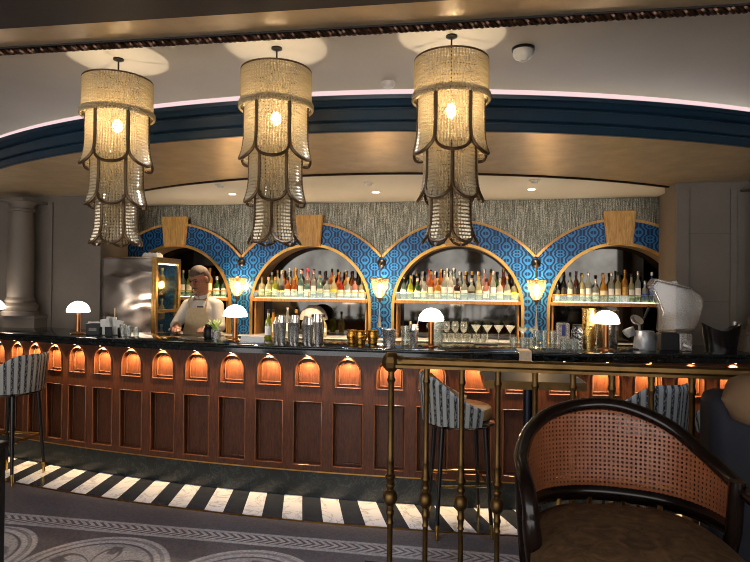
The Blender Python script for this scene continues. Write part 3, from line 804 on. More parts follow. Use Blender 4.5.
# cocktail shakers
def make_tin(name, h, r, label, loc, capped=True, group='steel shakers on the bar'):
    t = thing(name, label, 'shaker', loc, group=group)
    obj('cup', MB().lathe([(0, 0), (r*.74, 0), (r*.78, .004), (r, h*.72), (r*1.02, h*.725), (r*1.02, h*.735)], 18, caps=False), steel, t)
    if capped:
        obj('cap', MB().lathe([(r*1.0, h*.735), (r*.95, h*.78), (r*.55, h*.88), (r*.52, h*.97), (r*.42, h), (0, h)], 18, caps=False), steel, t)
    else:
        obj('rim', MB().lathe([(r*1.02, h*.735), (r*.9, h), (r*.88, h), (r*.98, h*.735)], 18, caps=False), steel, t)
    return t
pos = ['leftmost of the row', 'second from the left', 'third from the left', 'middle of the row', 'third from the right', 'second from the right beside the tall pair', 'the tall one nearest the gold mugs', 'taller right-hand tin of the pair']
for k, (px_, yy_, h_, r_) in enumerate(((-1.600, 4.36, .19, .03), (-1.535, 4.30, .205, .032), (-1.48, 4.36, .20, .03), (-1.425, 4.29, .21, .033), (-1.365, 4.36, .20, .031), (-1.315, 4.30, .19, .03), (-1.245, 4.34, .215, .034), (-1.225, 4.22, .225, .036))):
    make_tin('cocktail_shaker', h_, r_, 'steel cocktail shaker tin on the bar, ' + pos[k], on_bar(px_, yy_), k % 2 == 0)

# gold mugs
gold_mug = M('gold glazed mug', (190, 140, 62), .25, .9, .3, 30, bump=.5, bscale=90)
for k, (x_, y_, w_) in enumerate(((-.985, 4.31, 'left'), (-.905, 4.24, 'middle'), (-.825, 4.31, 'right'))):
    t = thing('gold_mug', 'gold carved tiki style mug on the bar, %s one of three' % w_, 'mug', on_bar(x_, y_), k*1.0, 'gold mugs')
    prof_ = [(0, 0), (.03, 0), (.036, .012), (.033, .03), (.041, .05), (.042, .075), (.036, .09), (.041, .105), (.038, .107), (.03, .09), (0, .088)]
    obj('cup', MB().lathe(prof_, 14, caps=False), gold_mug, t)
    obj('handle', MB().tube([(.036, 0, .085), (.06, 0, .08), (.066, 0, .055), (.05, 0, .03), (.034, 0, .03)], .006, 8), gold_mug, t)
    obj('face', MB().sphere((-.014, -.036, .066), .009).sphere((.014, -.036, .066), .009).sphere((0, -.04, .045), (.018, .008, .008)), gold_mug, t)

def ice_bucket(loc, h, r, label, mat=steel, m2=steel):
    t = thing('ice_bucket', label, 'ice bucket', loc)
    obj('bucket', MB().lathe([(0, 0), (r*.8, 0), (r*.82, .005), (r, h), (r*1.05, h + .003), (r*1.05, h + .008), (r*.96, h + .008), (r*.78, .01), (0, .01)], 24, caps=False), mat, t)
    for s_ in (-1, 1): obj('handle', MB().tube([(s_*r*.95, 0, h*.8), (s_*r*1.2, 0, h*.78), (s_*r*1.2, 0, h*.62), (s_*r*.93, 0, h*.62)], .004, 6), m2, t)
    return t
ice_bucket(on_bar(-.69, 4.25), .115, .052, 'small steel ice bucket on the bar left of the central lamp')
glass('mixing_glass', tumbler(.14, .036, .042), 'clear mixing glass on the bar between the ice bucket and shaker', on_bar(-.58, 4.36))
t = make_tin('cocktail_shaker', .16, .035, 'steel mixing cup with bar tools on the bar left of the central lamp', on_bar(-.515, 4.30), False, None)
obj('bar_spoon', MB().tube([(.0, 0, .01), (.03, .02, .19)], .004, 6), steel, t)
obj('muddler', MB().tube([(-.01, 0, .01), (-.03, .01, .18)], [.007, .009], 8), gold_wood, t)
ice_bucket(on_bar(-.36, 4.42), .20, .058, 'tall clear steel rimmed bucket behind the central lamp', bar_glass)

# right of the cloth
for k, (x_, w_) in enumerate(((.372, 'left'), (.428, 'middle'), (.484, 'right'))):
    glass('highball_glass', tumbler(.125, .024, .027), 'straight clear highball glass right of the central arch, %s one of three' % w_, on_bar(x_, 4.43), 'highball glasses')
for k, (x_, w_) in enumerate(((.21, 'left'), (.275, 'middle'), (.335, 'right'))):
    glass('small_tumbler', tumbler(.075, .026, .03), 'short clear tumbler on the bar behind the cream cloth, %s one of three' % w_, on_bar(x_, 4.40 - .03*(k % 2)), 'short tumblers')
t = thing('plastic_jug', 'tall clear plastic tub with a blue label on the bar', 'container', on_bar(.553, 4.41))
obj('body', MB().box(-.044, .044, -.04, .04, 0, .185), thin_glass('milky plastic', (236, 236, 238), .8, .15, .3, (205, 205, 208)), t, smooth=False, bevel=.008)
obj('label', MB().box(-.010, .014, -.0425, -.0412, .095, .175), M('blue label', (52, 70, 140), .6), t, smooth=False)
for k, (x_, y_, w_) in enumerate(((.55, 4.30, 'left one in front of the plastic tub'), (.615, 4.33, 'right one in front of the plastic tub'))):
    glass('rocks_glass', tumbler(.075, .028, .032), 'clear rocks glass on the bar, ' + w_, on_bar(x_, y_), 'rocks glasses')
t = thing('garnish_jar', 'speckled black and white garnish jar beside the gold shaker', 'jar', on_bar(.655, 4.43))
m, nt, bs = newmat('speckled jar'); x = NX(nt); x.coord()
nt.links.new(x.ramp(x.noise(x.vec, 70, 2), [(.48, lin((20, 20, 24))), (.6, lin((206, 206, 204)))]), bs.inputs['Base Color'])
obj('jar', MB().lathe([(0, 0), (.036, 0), (.04, .01), (.04, .13), (.03, .15), (.03, .16), (0, .16)], 18), m, t)
obj('lid', MB().lathe([(.031, .16), (.031, .175), (0, .178)], 18), black_metal, t)
gold_ham = M('hammered gold', (206, 170, 98), .25, 1, .2, 20, bump=.7, bscale=70)
steel_ham = M('hammered steel', (176, 170, 158), .22, 1, .15, 20, bump=.5, bscale=70)
def vase(loc, h, r, label, mat):
    t = thing('wine_cooler', label, 'cooler', loc)
    obj('body', MB().lathe([(0, 0), (r*.82, 0), (r*.86, .01), (r*.98, h*.3), (r, h*.55), (r*.93, h*.85), (r*.97, h), (r*.9, h), (r*.86, h*.85), (r*.9, h*.5), (0, .02)], 24, caps=False), mat, t)
    obj('rim', MB().tube([(r*.955*cos(k*pi/12), r*.955*sin(k*pi/12), h) for k in range(24)], .004, 6, True), mat, t)
vase(on_bar(.742, 4.47), .29, .048, 'tall hammered gold cooler on the bar left of the right lamp', gold_ham)
vase(on_bar(.885, 4.555), .275, .082, 'wide hammered steel cooler behind the right dome lamp', steel_ham)

# citrus press
t = thing('citrus_press', 'grey electric citrus press with raised lever and cup', 'juicer', on_bar(1.10, 4.50), -.1)
press = M('grey cast metal', (150, 152, 156), .35, .5, .08)
b = MB(); b.lathe([(.0, 0), (.074, 0), (.078, .01), (.07, .10), (.062, .135), (.0, .14)], 20, (.03, 0, 0))
obj('body', b, press, t)
obj('motor_housing', MB().sphere((.06, .0, .085), (.055, .05, .05)), M('blue grey metal', (104, 116, 132), .3, .6, .05), t)
obj('spout', MB().lathe([(.028, 0), (.04, .03), (.042, .055), (.036, .06), (.0, .05)], 16, M=Matrix.Translation((-.06, -.01, .095)) @ Matrix.Rotation(radians(-25), 4, 'Y')), press, t)
obj('press_cup', MB().lathe([(.0, 0), (.03, .004), (.044, .02), (.048, .03), (.04, .026), (0, .012)], 18, M=Matrix.Translation((-.035, -.01, .195)) @ Matrix.Rotation(radians(38), 4, 'X') @ Matrix.Rotation(radians(20), 4, 'Y')), steel, t)
obj('arm', MB().tube([(.0, .02, .13), (-.002, .02, .17), (-.02, .0, .205)], .009, 8), press, t)
obj('lever', MB().tube([(.0, .02, .165), (.03, .02, .23), (.062, .02, .31)], [.007, .008, .011], 8), black_plastic, t)
obj('foot', MB().box(-.075, .02, -.06, .06, 0, .012), black_metal, t, smooth=False, bevel=.003)

# acrylic ice/straw dispenser: clear slanted head on a clear and black stand
t = thing('drinks_dispenser', 'clear plastic dispenser with slanted head and black foot on the bar', 'dispenser', on_bar(1.345, 4.53))
acr = thin_glass('acrylic', (240, 240, 240), .84, .1, .22, (186, 183, 180))
def Pz(pts, y0, y1): 
    b = MB(); n_ = len(pts)
    b.add([(x_, y0, z_) for x_, z_ in pts] + [(x_, y1, z_) for x_, z_ in pts], [tuple(range(n_)), tuple(range(2*n_ - 1, n_ - 1, -1))] + [(k, (k + 1) % n_, n_ + (k + 1) % n_, n_ + k) for k in range(n_)]); return b
obj('head', Pz([(-.18, .455), (-.15, .505), (.10, .438), (.158, .392), (.165, .335), (.138, .212), (.105, .150), (-.115, .130), (-.105, .27), (-.125, .34)], -.07, .07), acr, t, bevel=.014)
obj('lid', Pz([(-.184, .462), (-.152, .512), (.09, .448), (.085, .440), (-.15, .495), (-.172, .458)], -.074, .074), acr, t, smooth=False, bevel=.003)
obj('lid_knob', MB().box(-.03, .01, -.02, .02, .473, .498), acr, t, smooth=False, bevel=.004)
obj('black_foot', MB().box(-.115, .005, -.07, .06, 0, .125), black_plastic, t, smooth=False, bevel=.006)
obj('drip_tray', MB().box(.006, .09, -.072, .06, 0, .125), acr, t, smooth=False, bevel=.006)
obj('tap', MB().tube([(.03, -.073, .05), (.05, -.09, .035), (.075, -.08, .03)], .009, 8), white_plastic, t)
t = thing('champagne_bucket', 'large black bucket with dipped rim at the right end of the bar', 'ice bucket', on_bar(1.632, 4.50), -.1)
def f(u, v, tt):
    a = 2*pi*u; w = .092 + .030*v - (.006 if tt else 0)*1
    h_ = .15 + .052*abs(cos(a))**1.6
    return (w*1.05*cos(a), w*.72*sin(a), .008*tt + (h_ - .008*tt)*v)
b = MB().grid(lambda u, v: f(u, v, 0), 40, 8); g2 = MB().grid(lambda u, v: f(u, v, 1), 40, 8); b.add(g2.v, [q[::-1] for q in g2.f])
b.lathe([(0, .0), (.09, .0)], 30, (0, 0, .001), Matrix.Diagonal((1.07, .73, 1, 1)))
obj('bucket', b, M('black gloss plastic', (22, 20, 20), .22, 0, .05), t, fix=False)
t = thing('straw_tube', 'slim clear glass cylinder behind the black bucket at right', 'glass', on_bar(1.76, 4.60))
obj('tube', tumbler(.21, .018, .018), clear_glass, t)
o = obj('bar_mat', arcslab(-.42, -.30, 1.1135, 1.121, 1.00, 1.18), black_plastic, smooth=False); o.location = BO
tag(o, 'black rubber bar mat at the back of the bar top before the martini glasses', 'bar mat')

# ================================================================== ON THE BACK BAR
BBZ = 1.0205
def stem_glass(kind):
    if kind == 'martini': p_ = [(.034, 0), (.033, .003), (.005, .008), (.0035, .09), (.005, .095), (.05, .165), (.049, .165), (.0, .1)]
    elif kind == 'wine': p_ = [(.034, 0), (.033, .003), (.005, .008), (.004, .08), (.02, .09), (.036, .12), (.038, .15), (.03, .19), (.028, .19), (.035, .15), (.03, .115), (.0, .09)]
    else: p_ = [(.032, 0), (.031, .003), (.005, .008), (.004, .085), (.02, .1), (.044, .125), (.047, .15), (.045, .15), (.04, .125), (.0, .1)]
    return MB().lathe(p_, 16, caps=False)
ord_ = ['first', 'second', 'third', 'fourth', 'fifth', 'sixth', 'seventh', 'eighth', 'ninth', 'tenth', 'eleventh', 'twelfth', 'thirteenth', 'fourteenth', 'fifteenth', 'sixteenth', 'seventeenth', 'eighteenth', 'nineteenth', 'twentieth', 'twenty-first', 'twenty-second', 'twenty-third', 'twenty-fourth', 'twenty-fifth', 'twenty-sixth', 'twenty-seventh', 'twenty-eighth', 'twenty-ninth', 'thirtieth']
proto = {}
for kind, n_, x0_, dx_, y_ in (('wine', 4, -.46, .085, 5.86), ('martini', 4, -.085, .108, 5.78), ('coupe', 2, .36, .10, 5.84)):
    for k in range(n_):
        lab = 'clear %s glass on the back bar below the central arch, %s from the left' % (kind, ord_[k])
        if kind not in proto:
            o = obj(kind + '_glass', stem_glass(kind), bar_glass); proto[kind] = o.data
        else: o = obj(kind + '_glass', proto[kind], None, smooth=False)
        o.location = (x0_ + k*dx_, y_, BBZ); tag(o, lab, 'glass', kind + ' glasses')
for k in range(6):
    glass('stacked_tumbler', tumbler(.085, .03, .034), 'small clear tumbler in the row on the back bar edge, %s from the left' % ord_[k], (-.40 + k*.08, 5.66, BBZ), 'row of small tumblers')
t = thing('dome_cover', 'pale grey domed cover standing on the back bar in the left lit arch', 'dome', (-1.80, 6.03, BBZ))
obj('stand', MB().lathe([(.08, 0), (.075, .01), (.014, .02), (.014, .15), (.10, .16), (.10, .168), (0, .168)], 20), steel, t)
obj('dome', MB().lathe([(.15*cos(k*pi/20), .17 + .15*sin(k*pi/20)*1.05) for k in range(11)], 24), M('grey white dome', (176, 174, 166), .4, 0, .12, 14), t)

# ================================================================== BOTTLES
glass_cols = dict(clear=(206, 214, 208), pale=(206, 200, 160), green=(62, 104, 48), amber=(190, 104, 30), gold=(214, 160, 64), brown=(70, 34, 18), red=(176, 52, 24), blue=(36, 70, 176), dark=(24, 22, 24), rose=(206, 150, 140), lime=(166, 178, 60), white=(222, 220, 210), teal=(150, 190, 180), orange=(212, 92, 40))
bm_ = {}
for k_, c_ in glass_cols.items():
    bm_[k_] = thin_glass('bottle ' + k_, c_, .72, .06, .3 if k_ in ('clear', 'teal') else .55, c_)
labels = dict(cream=M('cream label', (214, 204, 176), .7), black=M('black label', (26, 24, 24), .6), white=M('white label', (226, 224, 220), .7), red=M('red label', (160, 36, 28), .6), gold=M('gold label', (196, 156, 80), .4, .6), blue=M('blue bottle label', (48, 78, 150), .6), yellow=M('yellow label', (220, 196, 60), .6))
caps = dict(black=black_metal, gold=gold_trim, silver=steel, red=M('red cap', (150, 30, 30), .4), white=white_plastic, cork=M('cork', (170, 130, 86), .9))
SH = {  # shape: body profile (r, z) up to the neck top, label band (r, z0, z1), cap (r, z0, z1)
 'round': ([(0, 0), (.031, 0), (.0335, .006), (.0335, .165), (.028, .19), (.014, .212), (.013, .262), (.015, .264), (.015, .272), (0, .272)], (.0341, .05, .135), (.0155, .262, .296)),
 'squat': ([(0, 0), (.037, 0), (.039, .008), (.039, .115), (.034, .14), (.015, .158), (.014, .19), (.017, .192), (.017, .198), (0, .198)], (.0396, .03, .095), (.018, .192, .226)),
 'tall': ([(0, 0), (.03, 0), (.032, .006), (.034, .19), (.028, .215), (.012, .24), (.0115, .292), (.0, .292)], (.0342, .06, .15), (.014, .285, .32)),
 'flask': ([(0, 0), (.03, 0), (.034, .012), (.039, .08), (.038, .12), (.026, .155), (.013, .175), (.012, .225), (0, .225)], (.0396, .06, .105), (.016, .22, .25)),
}
BT = {}
def bottle(shape, col, lab, cap, loc, label, group, rz=0, sc=1):
    key = shape
    if key not in BT:
        pr, (lr, l0, l1), (cr, c0, c1) = SH[shape]
        n_ = 4 if shape == 'square' else 14
        t = thing('spirit_bottle', label, 'bottle', loc, rz, group)
        obj('glass_body', MB().lathe(pr, n_, caps=False), bm_[col], t)
        obj('label', MB().lathe([(lr, l0), (lr, l1)], 10, caps=False, a0=-pi/2 - 1.1, a1=-pi/2 + 1.1), labels[lab], t)
        obj('cap', MB().lathe([(cr*.98, c0), (cr, c0 + .004), (cr, c1 - .003), (cr*.9, c1), (0, c1)], 12), caps[cap], t)
        BT[key] = t; t.scale = (sc, sc, sc); return t
    return dup(BT[key], loc, rz, label, group, dict(glass_body=bm_[col], label=labels[lab], cap=caps[cap]), (sc, sc, sc))
def row(i, items, y_, rowname, z=1.4165, x0=None, x1=None):
    xa = ARCH[i]; n_ = len(items)
    names = ['shelf behind bartender', 'left lit shelf', 'central shelf', 'dark right shelf']
    R_ = {'round': .0345, 'squat': .040, 'tall': .0345, 'flask': .040}
    ws = [2*R_[it[0]]*(it[4] if len(it) > 4 else 1) for it in items]
    span = x1 - x0 + (ws[0] + ws[-1])/2; gap = (span - sum(ws))/max(1, n_ - 1)
    kx = 1.0
    if gap < .003: kx = (span - .003*(n_ - 1))/sum(ws); gap = .003
    px_ = xa + x0 - ws[0]*kx/2
    for k, it in enumerate(items):
        shape, col, lab, cap = it[:4]; sc = it[4] if len(it) > 4 else 1
        x_ = px_ + ws[k]*kx/2; px_ += ws[k]*kx + gap
        word = {'round': 'straight', 'squat': 'squat', 'tall': 'slim', 'flask': 'bellied'}[shape]
        o = bottle(shape, col, lab, cap, (x_, y_, z), '%s %s bottle with %s label, %s from left, %s row, %s' % (word, {'clear': 'clear', 'dark': 'black'}.get(col, col), lab, ord_[k], rowname, names[i]), 'bottles on the ' + names[i], sc=sc)
        o.scale = (sc*kx, sc*min(kx, .93), sc)
r, q, T, F_ = 'round', 'squat', 'tall', 'flask'
row(1, [(q,'pale','cream','gold'), (q,'pale','cream','cork'), (q,'lime','cream','gold'), (r,'clear','black','silver'), (q,'amber','white','black'), (q,'amber','cream','gold'), (r,'teal','white','silver'), (q,'teal','white','silver'), (r,'clear','white','silver'), (F_,'teal','cream','cork'), (q,'clear','white','black'), (F_,'pale','yellow','gold'), (q,'red','cream','black'), (q,'clear','white','cork'), (q,'rose','white','black'), (q,'pale','cream','gold')], 5.98, 'front', x0=-.545, x1=.55)
row(1, [(r,'pale','cream','white',.95), (T,'pale','gold','gold',.95), (T,'amber','cream','gold',.95), (T,'clear','white','silver'), (T,'gold','cream','gold',1.02), (r,'dark','black','red',1.0), (T,'rose','white','red'), (r,'red','red','red'), (r,'clear','black','black'), (r,'brown','cream','black'), (T,'amber','cream','black'), (F_,'orange','cream','gold',1.15), (r,'gold','cream','gold'), (r,'amber','white','black'), (T,'green','cream','black',.95)], 6.075, 'back', x0=-.47, x1=.50)
row(2, [(F_,'teal','white','silver'), (F_,'lime','yellow','gold'), (q,'green','white','silver'), (q,'clear','cream','black'), (r,'amber','cream','gold'), (q,'gold','cream','cork'), (r,'clear','white','silver'), (r,'white','white','silver'), (q,'brown','cream','black'), (F_,'clear','white','cork'), (q,'clear','black','silver'), (F_,'pale','cream','gold'), (q,'rose','white','black'), (r,'clear','white','silver'), (q,'white','white','silver'), (F_,'clear','cream','cork'), (q,'pale','yellow','gold')], 5.98, 'front', x0=-.545, x1=.56)
row(2, [(r,'red','cream','black',.9), (r,'brown','black','gold',.95), (r,'white','white','white'), (T,'rose','white','red'), (r,'rose','cream','silver'), (T,'amber','cream','gold'), (T,'white','white','silver',1.02), (T,'clear','white','silver',1.04), (r,'clear','white','silver'), (r,'brown','gold','gold'), (r,'dark','gold','gold'), (r,'clear','black','cork'), (T,'rose','white','silver'), (T,'amber','cream','black'), (r,'green','cream','black'), (T,'orange','red','gold',1.03), (r,'brown','cream','black',.9)], 6.075, 'back', x0=-.48, x1=.52)
row(3, [(q,'clear','white','silver',.8), (r,'dark','black','black',1.0), (r,'clear','cream','black',.95), (T,'brown','black','black',.95), (T,'pale','cream','gold',.85), (r,'clear','white','silver'), (q,'clear','white','silver'), (F_,'gold','cream','cork',1.1), (r,'clear','white','silver'), (r,'pale','cream','black'), (T,'gold','gold','gold',1.0), (r,'pale','white','black',.95), (T,'clear','white','silver',.95), (q,'clear','blue','blue' if False else 'silver',.95), (T,'blue','blue','white',.93)], 5.99, 'only', x0=-.56, x1=.30)
row(0, [(q,'green','cream','black'), (r,'orange','cream','red'), (r,'teal','white','silver'), (r,'lime','cream','gold'), (r,'gold','cream','gold'), (r,'white','cream','gold'), (T,'gold','cream','gold'), (q,'green','white','silver'), (q,'teal','white','black')], 5.99, 'only', x0=-.10, x1=.56)
# bottles standing on the back bar and bar top
for k, (x_, y_, sh_, col, lab, cap, z_, lb) in enumerate(((-1.70, 4.44, 'round', 'lime', 'white', 'black', TOPZ, 'pale green bottle on the bar top left of the steel shakers'),
        (-1.74, 5.80, 'flask', 'lime', 'yellow', 'black', BBZ, 'bottle with yellow label on the back bar under the grey dome'),
        (-1.63, 5.82, 'flask', 'pale', 'white', 'black', BBZ, 'bottle with white label on the back bar right of the yellow one'),
        (-2.17, 5.80, 'round', 'gold', 'cream', 'black', BBZ, 'gold bottle on the back bar behind the left of the shakers'),
        (-2.02, 5.82, 'tall', 'clear', 'white', 'silver', BBZ, 'tall clear bottle on the back bar behind the shakers'),
        (-1.92, 5.80, 'round', 'brown', 'cream', 'gold', BBZ, 'brown bottle on the back bar behind the shakers'))):
    bottle(sh_, col, lab, cap, (x_, y_, z_), lb, 'loose bottles', sc=.82 if z_ == TOPZ else .95)
# ================================================================== DISPLAY CABINET
t = thing('display_cabinet', 'tall steel sided display cabinet with brass framed glass door', 'cabinet', (-3.285, 4.96, 0), .02)
W_, D_, H_ = .275, .46, 1.80
b = MB().box(-W_, -W_ + .02, 0, D_, .08, H_).box(-W_, W_ - .02, 0, .012, .08, H_).box(-W_, W_, D_ - .02, D_, .08, H_).box(-W_, W_, 0, D_, .06, .08).box(-W_, W_, 0, D_, H_ - .02, H_)
m, nt, bs = newmat('wavy steel sheet'); x = NX(nt); x.coord()
bs.inputs['Base Color'].default_value = lin((172, 160, 150)); bs.inputs['Metallic'].default_value = 1; bs.inputs['Roughness'].default_value = .22
x.bump(x.noise(x.scale(x.vec, (1, 1, 2.2)), 2.4, 1, .4, .5), .3, .12, bs)
obj('body', b, m, t, smooth=False)
b = MB()
for y0, y1 in ((-.004, .035), (D_ - .04, D_ + .004)): b.box(W_ - .02, W_ + .006, y0, y1, .06, H_ + .004)
for z0, z1 in ((.06, .11), (H_ - .05, H_ + .004), (1.28, 1.31)): b.box(W_ - .02, W_ + .006, .03, D_ - .03, z0, z1)
b.box(W_ - .038, W_ - .015, -.008, .002, .06, H_ + .004); b.box(-W_ - .004, W_, -.006, .006, H_ - .006, H_ + .006)
obj('brass_frame', b, cab_brass, t, smooth=False, bevel=.003)
obj('glass_door', MB().box(W_ - .006, W_ - .001, .036, D_ - .04, .11, H_ - .05), thin_glass('cabinet glass', (222, 236, 232), .93), t, smooth=False)
for z in (.55, .95, 1.2, 1.5): obj('glass_shelf', MB().box(-W_ + .022, W_ - .022, .02, D_ - .03, z, z + .008), clear_glass, t, smooth=False)
obj('light_strip', MB().box(W_ - .05, W_ - .03, .05, D_ - .05, H_ - .06, H_ - .052), EM('cabinet light', (255, 226, 170), 9), t, smooth=False)
obj('foot', MB().box(-W_ + .02, W_ - .02, .02, D_ - .02, 0, .06), black_metal, t, smooth=False)
k = 0
for z in (1.2095, 1.5095, .9595):
    for yy in (.10, .20, .30):
        k += 1
        bottle(('flask', 'squat', 'round')[k % 3], ('gold', 'pale', 'amber')[k % 3], 'gold', 'gold', (-3.12, 4.96 + yy, z), 'small golden bottle in the glass cabinet, %s shelf, %s from the front' % ({1.2095: 'middle', 1.5095: 'upper', .9595: 'lower'}[z], ord_[round(yy*10) - 1]), 'bottles in the cabinet', sc=.8)
b = MB()
def f(u, v, tt):
    return (-.08 + .16*u, -.05 + .10*v, .001 + (.022*abs(sin(u*9)) + .02*abs(sin(v*7 + u*3)))*(1 if tt else 0) + .004*tt)
b.slab(f, 14, 10)
o = obj('crumpled_napkin', b, paper); o.location = (-3.13, 5.10, 1.8065); tag(o, 'crumpled white napkin lying on top of the display cabinet', 'napkin')

# ================================================================== BAR STOOLS
leg_wood = M('black stained stool leg', (20, 16, 15), .3, 0, .1)
def make_stool(loc, rz, label):
    """seat faces local +Y, back shell wraps round -Y"""
    t = thing('bar_stool', label, 'bar stool', loc, rz, 'bar stools')
    def top(a):      # a = angle from the middle of the back
        k = min(1, abs(a)/radians(112)); return .990 - .15*(1 - cos(min(1, max(0, (k - .28)/.62))*pi))/2 - .035*max(0, (k - .8)/.2)
    def shell(r_in, z0, thick, zoff=0):
        def f(u, v, tt):
            a = radians(-112) + radians(224)*u; zt = top(a) + zoff; z = z0 + (zt - z0)*v
            r = r_in + .028*v + thick*tt
            rnd = .5*thick*(1 - sqrt(max(0, 1 - (max(0, v - .94)/.06)**2))) if v > .94 else 0
            r += -rnd if tt else rnd
            return (r*sin(a)*1.0, -r*cos(a)*.98, z)
        b = MB(); b.slab(f, 40, 12); return b
    obj('backrest', shell(.218, .695, .026), stool_fabric, t)
    obj('backrest_lining', shell(.207, .76, .0105, -.004), tan_leather, t)
    obj('seat', MB().lathe([(0, .72), (.20, .72), (.206, .73), (.206, .765), (.198, .785), (.17, .795), (0, .80)], 32), tan_leather, t)
    obj('seat_frame', MB().lathe([(0, .672), (.205, .672), (.225, .682), (.238, .6945), (.2, .72), (0, .72)], 32), dark_wood, t)
    feet = []
    for sx in (-1, 1):
        for sy in (-1, 1):
            a_ = Vector((sx*.135, sy*.135, .676)); e_ = Vector((sx*.172, sy*.172, .0)); mid = a_.lerp(e_, .87)
            lg = obj('leg', MB().tube([a_, mid], [.0165, .012], 10), leg_wood, t)
            obj('brass_tip', MB().tube([mid, e_], [.0125, .0105], 10), bright_brass, lg)
            feet.append(a_.lerp(e_, .53))
    q = [feet[0], feet[1], feet[3], feet[2]]
    obj('footrest', MB().tube([tuple(p) for p in q], .0095, 8, True), bright_brass, t)
    return t
s0 = make_stool((-3.69, 4.03, 0.006), radians(92), 'bar stool in striped blue grey fabric seen from behind at the far left')
def place(loc, rz, label): dup(s0, loc, rz, label)
place((-.155, 3.80, 0.006), radians(-76), 'bar stool seen from the side behind the brass balusters at centre')
place((.965, 3.86, 0.006), radians(38), 'bar stool in striped fabric behind the cane chair, left of two at right')
place((1.49, 3.80, 0.006), radians(20), 'bar stool at right half hidden by the tan cushion')

# bar height side table beyond the railing
t = thing('high_table', 'square brass edged high table on one dark post behind the railing', 'table', (.225, 3.16, 0), radians(3))
obj('tabletop', MB().box(-.235, .235, -.25, .25, 1.065, 1.095), black_plastic, t, smooth=False)
b = MB()
for a_ in ((-.24, .24, -.256, -.25), (-.24, .24, .25, .256), (-.24, -.235, -.25, .25), (.235, .24, -.25, .25)): b.box(*a_, 1.058, 1.0965)
obj('brass_edge', b, rail_brass, t, smooth=False)
obj('post', MB().lathe([(.026, .02), (.026, 1.065)], 16), M('blue black metal', (20, 24, 40), .3, .5, .05), t)
obj('base', MB().lathe([(.0, 0), (.19, 0), (.195, .006), (.18, .014), (.03, .022)], 28), black_metal, t)

# ================================================================== RAILING
PZ = .48
RY = 2.15
t = thing('brass_railing', 'aged brass handrail on turned balusters along the raised seating area', 'railing', (-.34, RY, PZ))
rail_z = 1.262 - PZ
b = MB()
prof_ = [(-.030, .0), (-.030, .010), (-.023, .016), (-.021, .030), (-.010, .037), (.010, .037), (.021, .030), (.023, .016), (.030, .010), (.030, 0)]
vs = []; L_ = 3.2
for xx in (.02, L_): vs += [(xx, y_, rail_z - .014 + z_) for y_, z_ in prof_]
n_ = len(prof_)
b.add(vs, [(k, (k + 1) % n_, n_ + (k + 1) % n_, n_ + k) for k in range(n_)] + [tuple(range(n_)), tuple(range(2*n_ - 1, n_ - 1, -1))])
obj('handrail', b, rail_brass, t, ang=30)
obj('end_cap', MB().lathe([(0, -.036), (.018, -.034), (.031, -.02), (.037, 0), (.031, .02), (.018, .034), (0, .036)], 8, (0, 0, rail_z + .004), Matrix.Translation((0,0,rail_z+.004)) @ Matrix.Rotation(radians(22), 4, 'Z') @ Matrix.Translation((0,0,-rail_z-.004))), rail_brass, t, smooth=False)
obj('end_cap_collar', MB().tube([(.026, 0, rail_z + .003), (.042, 0, rail_z + .003)], .026, 10), rail_brass, t)
def balu(k):   # heights above the platform
    o = -PZ
    z = lambda h: h + o
    return [(.016, 0), (.016, .015), (.0095*k, .02), (.0095*k, z(.665)), (.0125*k, z(.672)), (.0095*k, z(.68)), (.011*k, z(.70)), (.0135*k, z(.705)), (.0135*k, z(.715)), (.0105*k, z(.72)), (.0125*k, z(.735)),
            (.0125*k, z(.738)), (.019*k, z(.744)), (.0235*k, z(.756)), (.0245*k, z(.766)), (.0235*k, z(.777)), (.018*k, z(.788)), (.0115*k, z(.793)), (.0115*k, z(.80)), (.0155*k, z(.806)), (.0155*k, z(.815)), (.0115*k, z(.82)), (.0125*k, z(.83)), (.0175*k, z(.838)), (.0175*k, z(.846)), (.012*k, z(.853)), (.0125*k, z(.895)), (.014*k, z(.90)), (.0105*k, z(.906)), (.010*k, z(1.0)), (.0095*k, z(1.185)), (.013*k, z(1.195)), (.0145*k, z(1.20)), (.0115*k, z(1.207)), (.010*k, z(1.22)), (.0125*k, rail_z - .013)]
bx = [0.0] + [.131 + .1285*k for k in range(24)]
bmesh_shared = None
for k, x_ in enumerate(bx):
    if k == 0: obj('newel_post', MB().lathe(balu(1.12), 16, (x_, 0, 0)), rail_brass, t)
    elif bmesh_shared is None:
        o = obj('baluster', MB().lathe(balu(1.0), 16), rail_brass, t); o.location = (x_, 0, 0); bmesh_shared = o.data
    else:
        o = obj('baluster', bmesh_shared, None, t, smooth=False); o.location = (x_, 0, 0)

# ================================================================== CANE ARMCHAIR
t = thing('cane_armchair', 'dark wood tub armchair with woven cane back and brown velvet seat', 'armchair', (.335, 1.45, PZ))
ctrl = [(.262, -.30, .555), (.268, -.20, .585), (.266, -.06, .590), (.255, .06, .602), (.222, .17, .640), (.15, .25, .700), (.04, .285, .738), (-.06, .285, .738), (-.155, .245, .716), (-.215, .17, .682), (-.243, .06, .650), (-.245, .0, .636), (-.238, -.055, .612), (-.232, -.08, .575), (-.230, -.085, .545)]
def catmull(P, n=6):
    P = [Vector(p) for p in P]; out = []
    for i in range(len(P) - 1):
        p0 = P[max(0, i - 1)]; p1 = P[i]; p2 = P[i + 1]; p3 = P[min(len(P) - 1, i + 2)]
        for k in range(n):
            q = k/n
            out.append(.5*((2*p1) + (p2 - p0)*q + (2*p0 - 5*p1 + 4*p2 - p3)*q*q + (3*p1 - p0 - 3*p2 + p3)*q*q*q))
    return out + [P[-1]]
crest = catmull(ctrl)
obj('crest_rail', MB().tube(crest, .0178, 12, flat=(1.05, .95)), dark_wood, t)
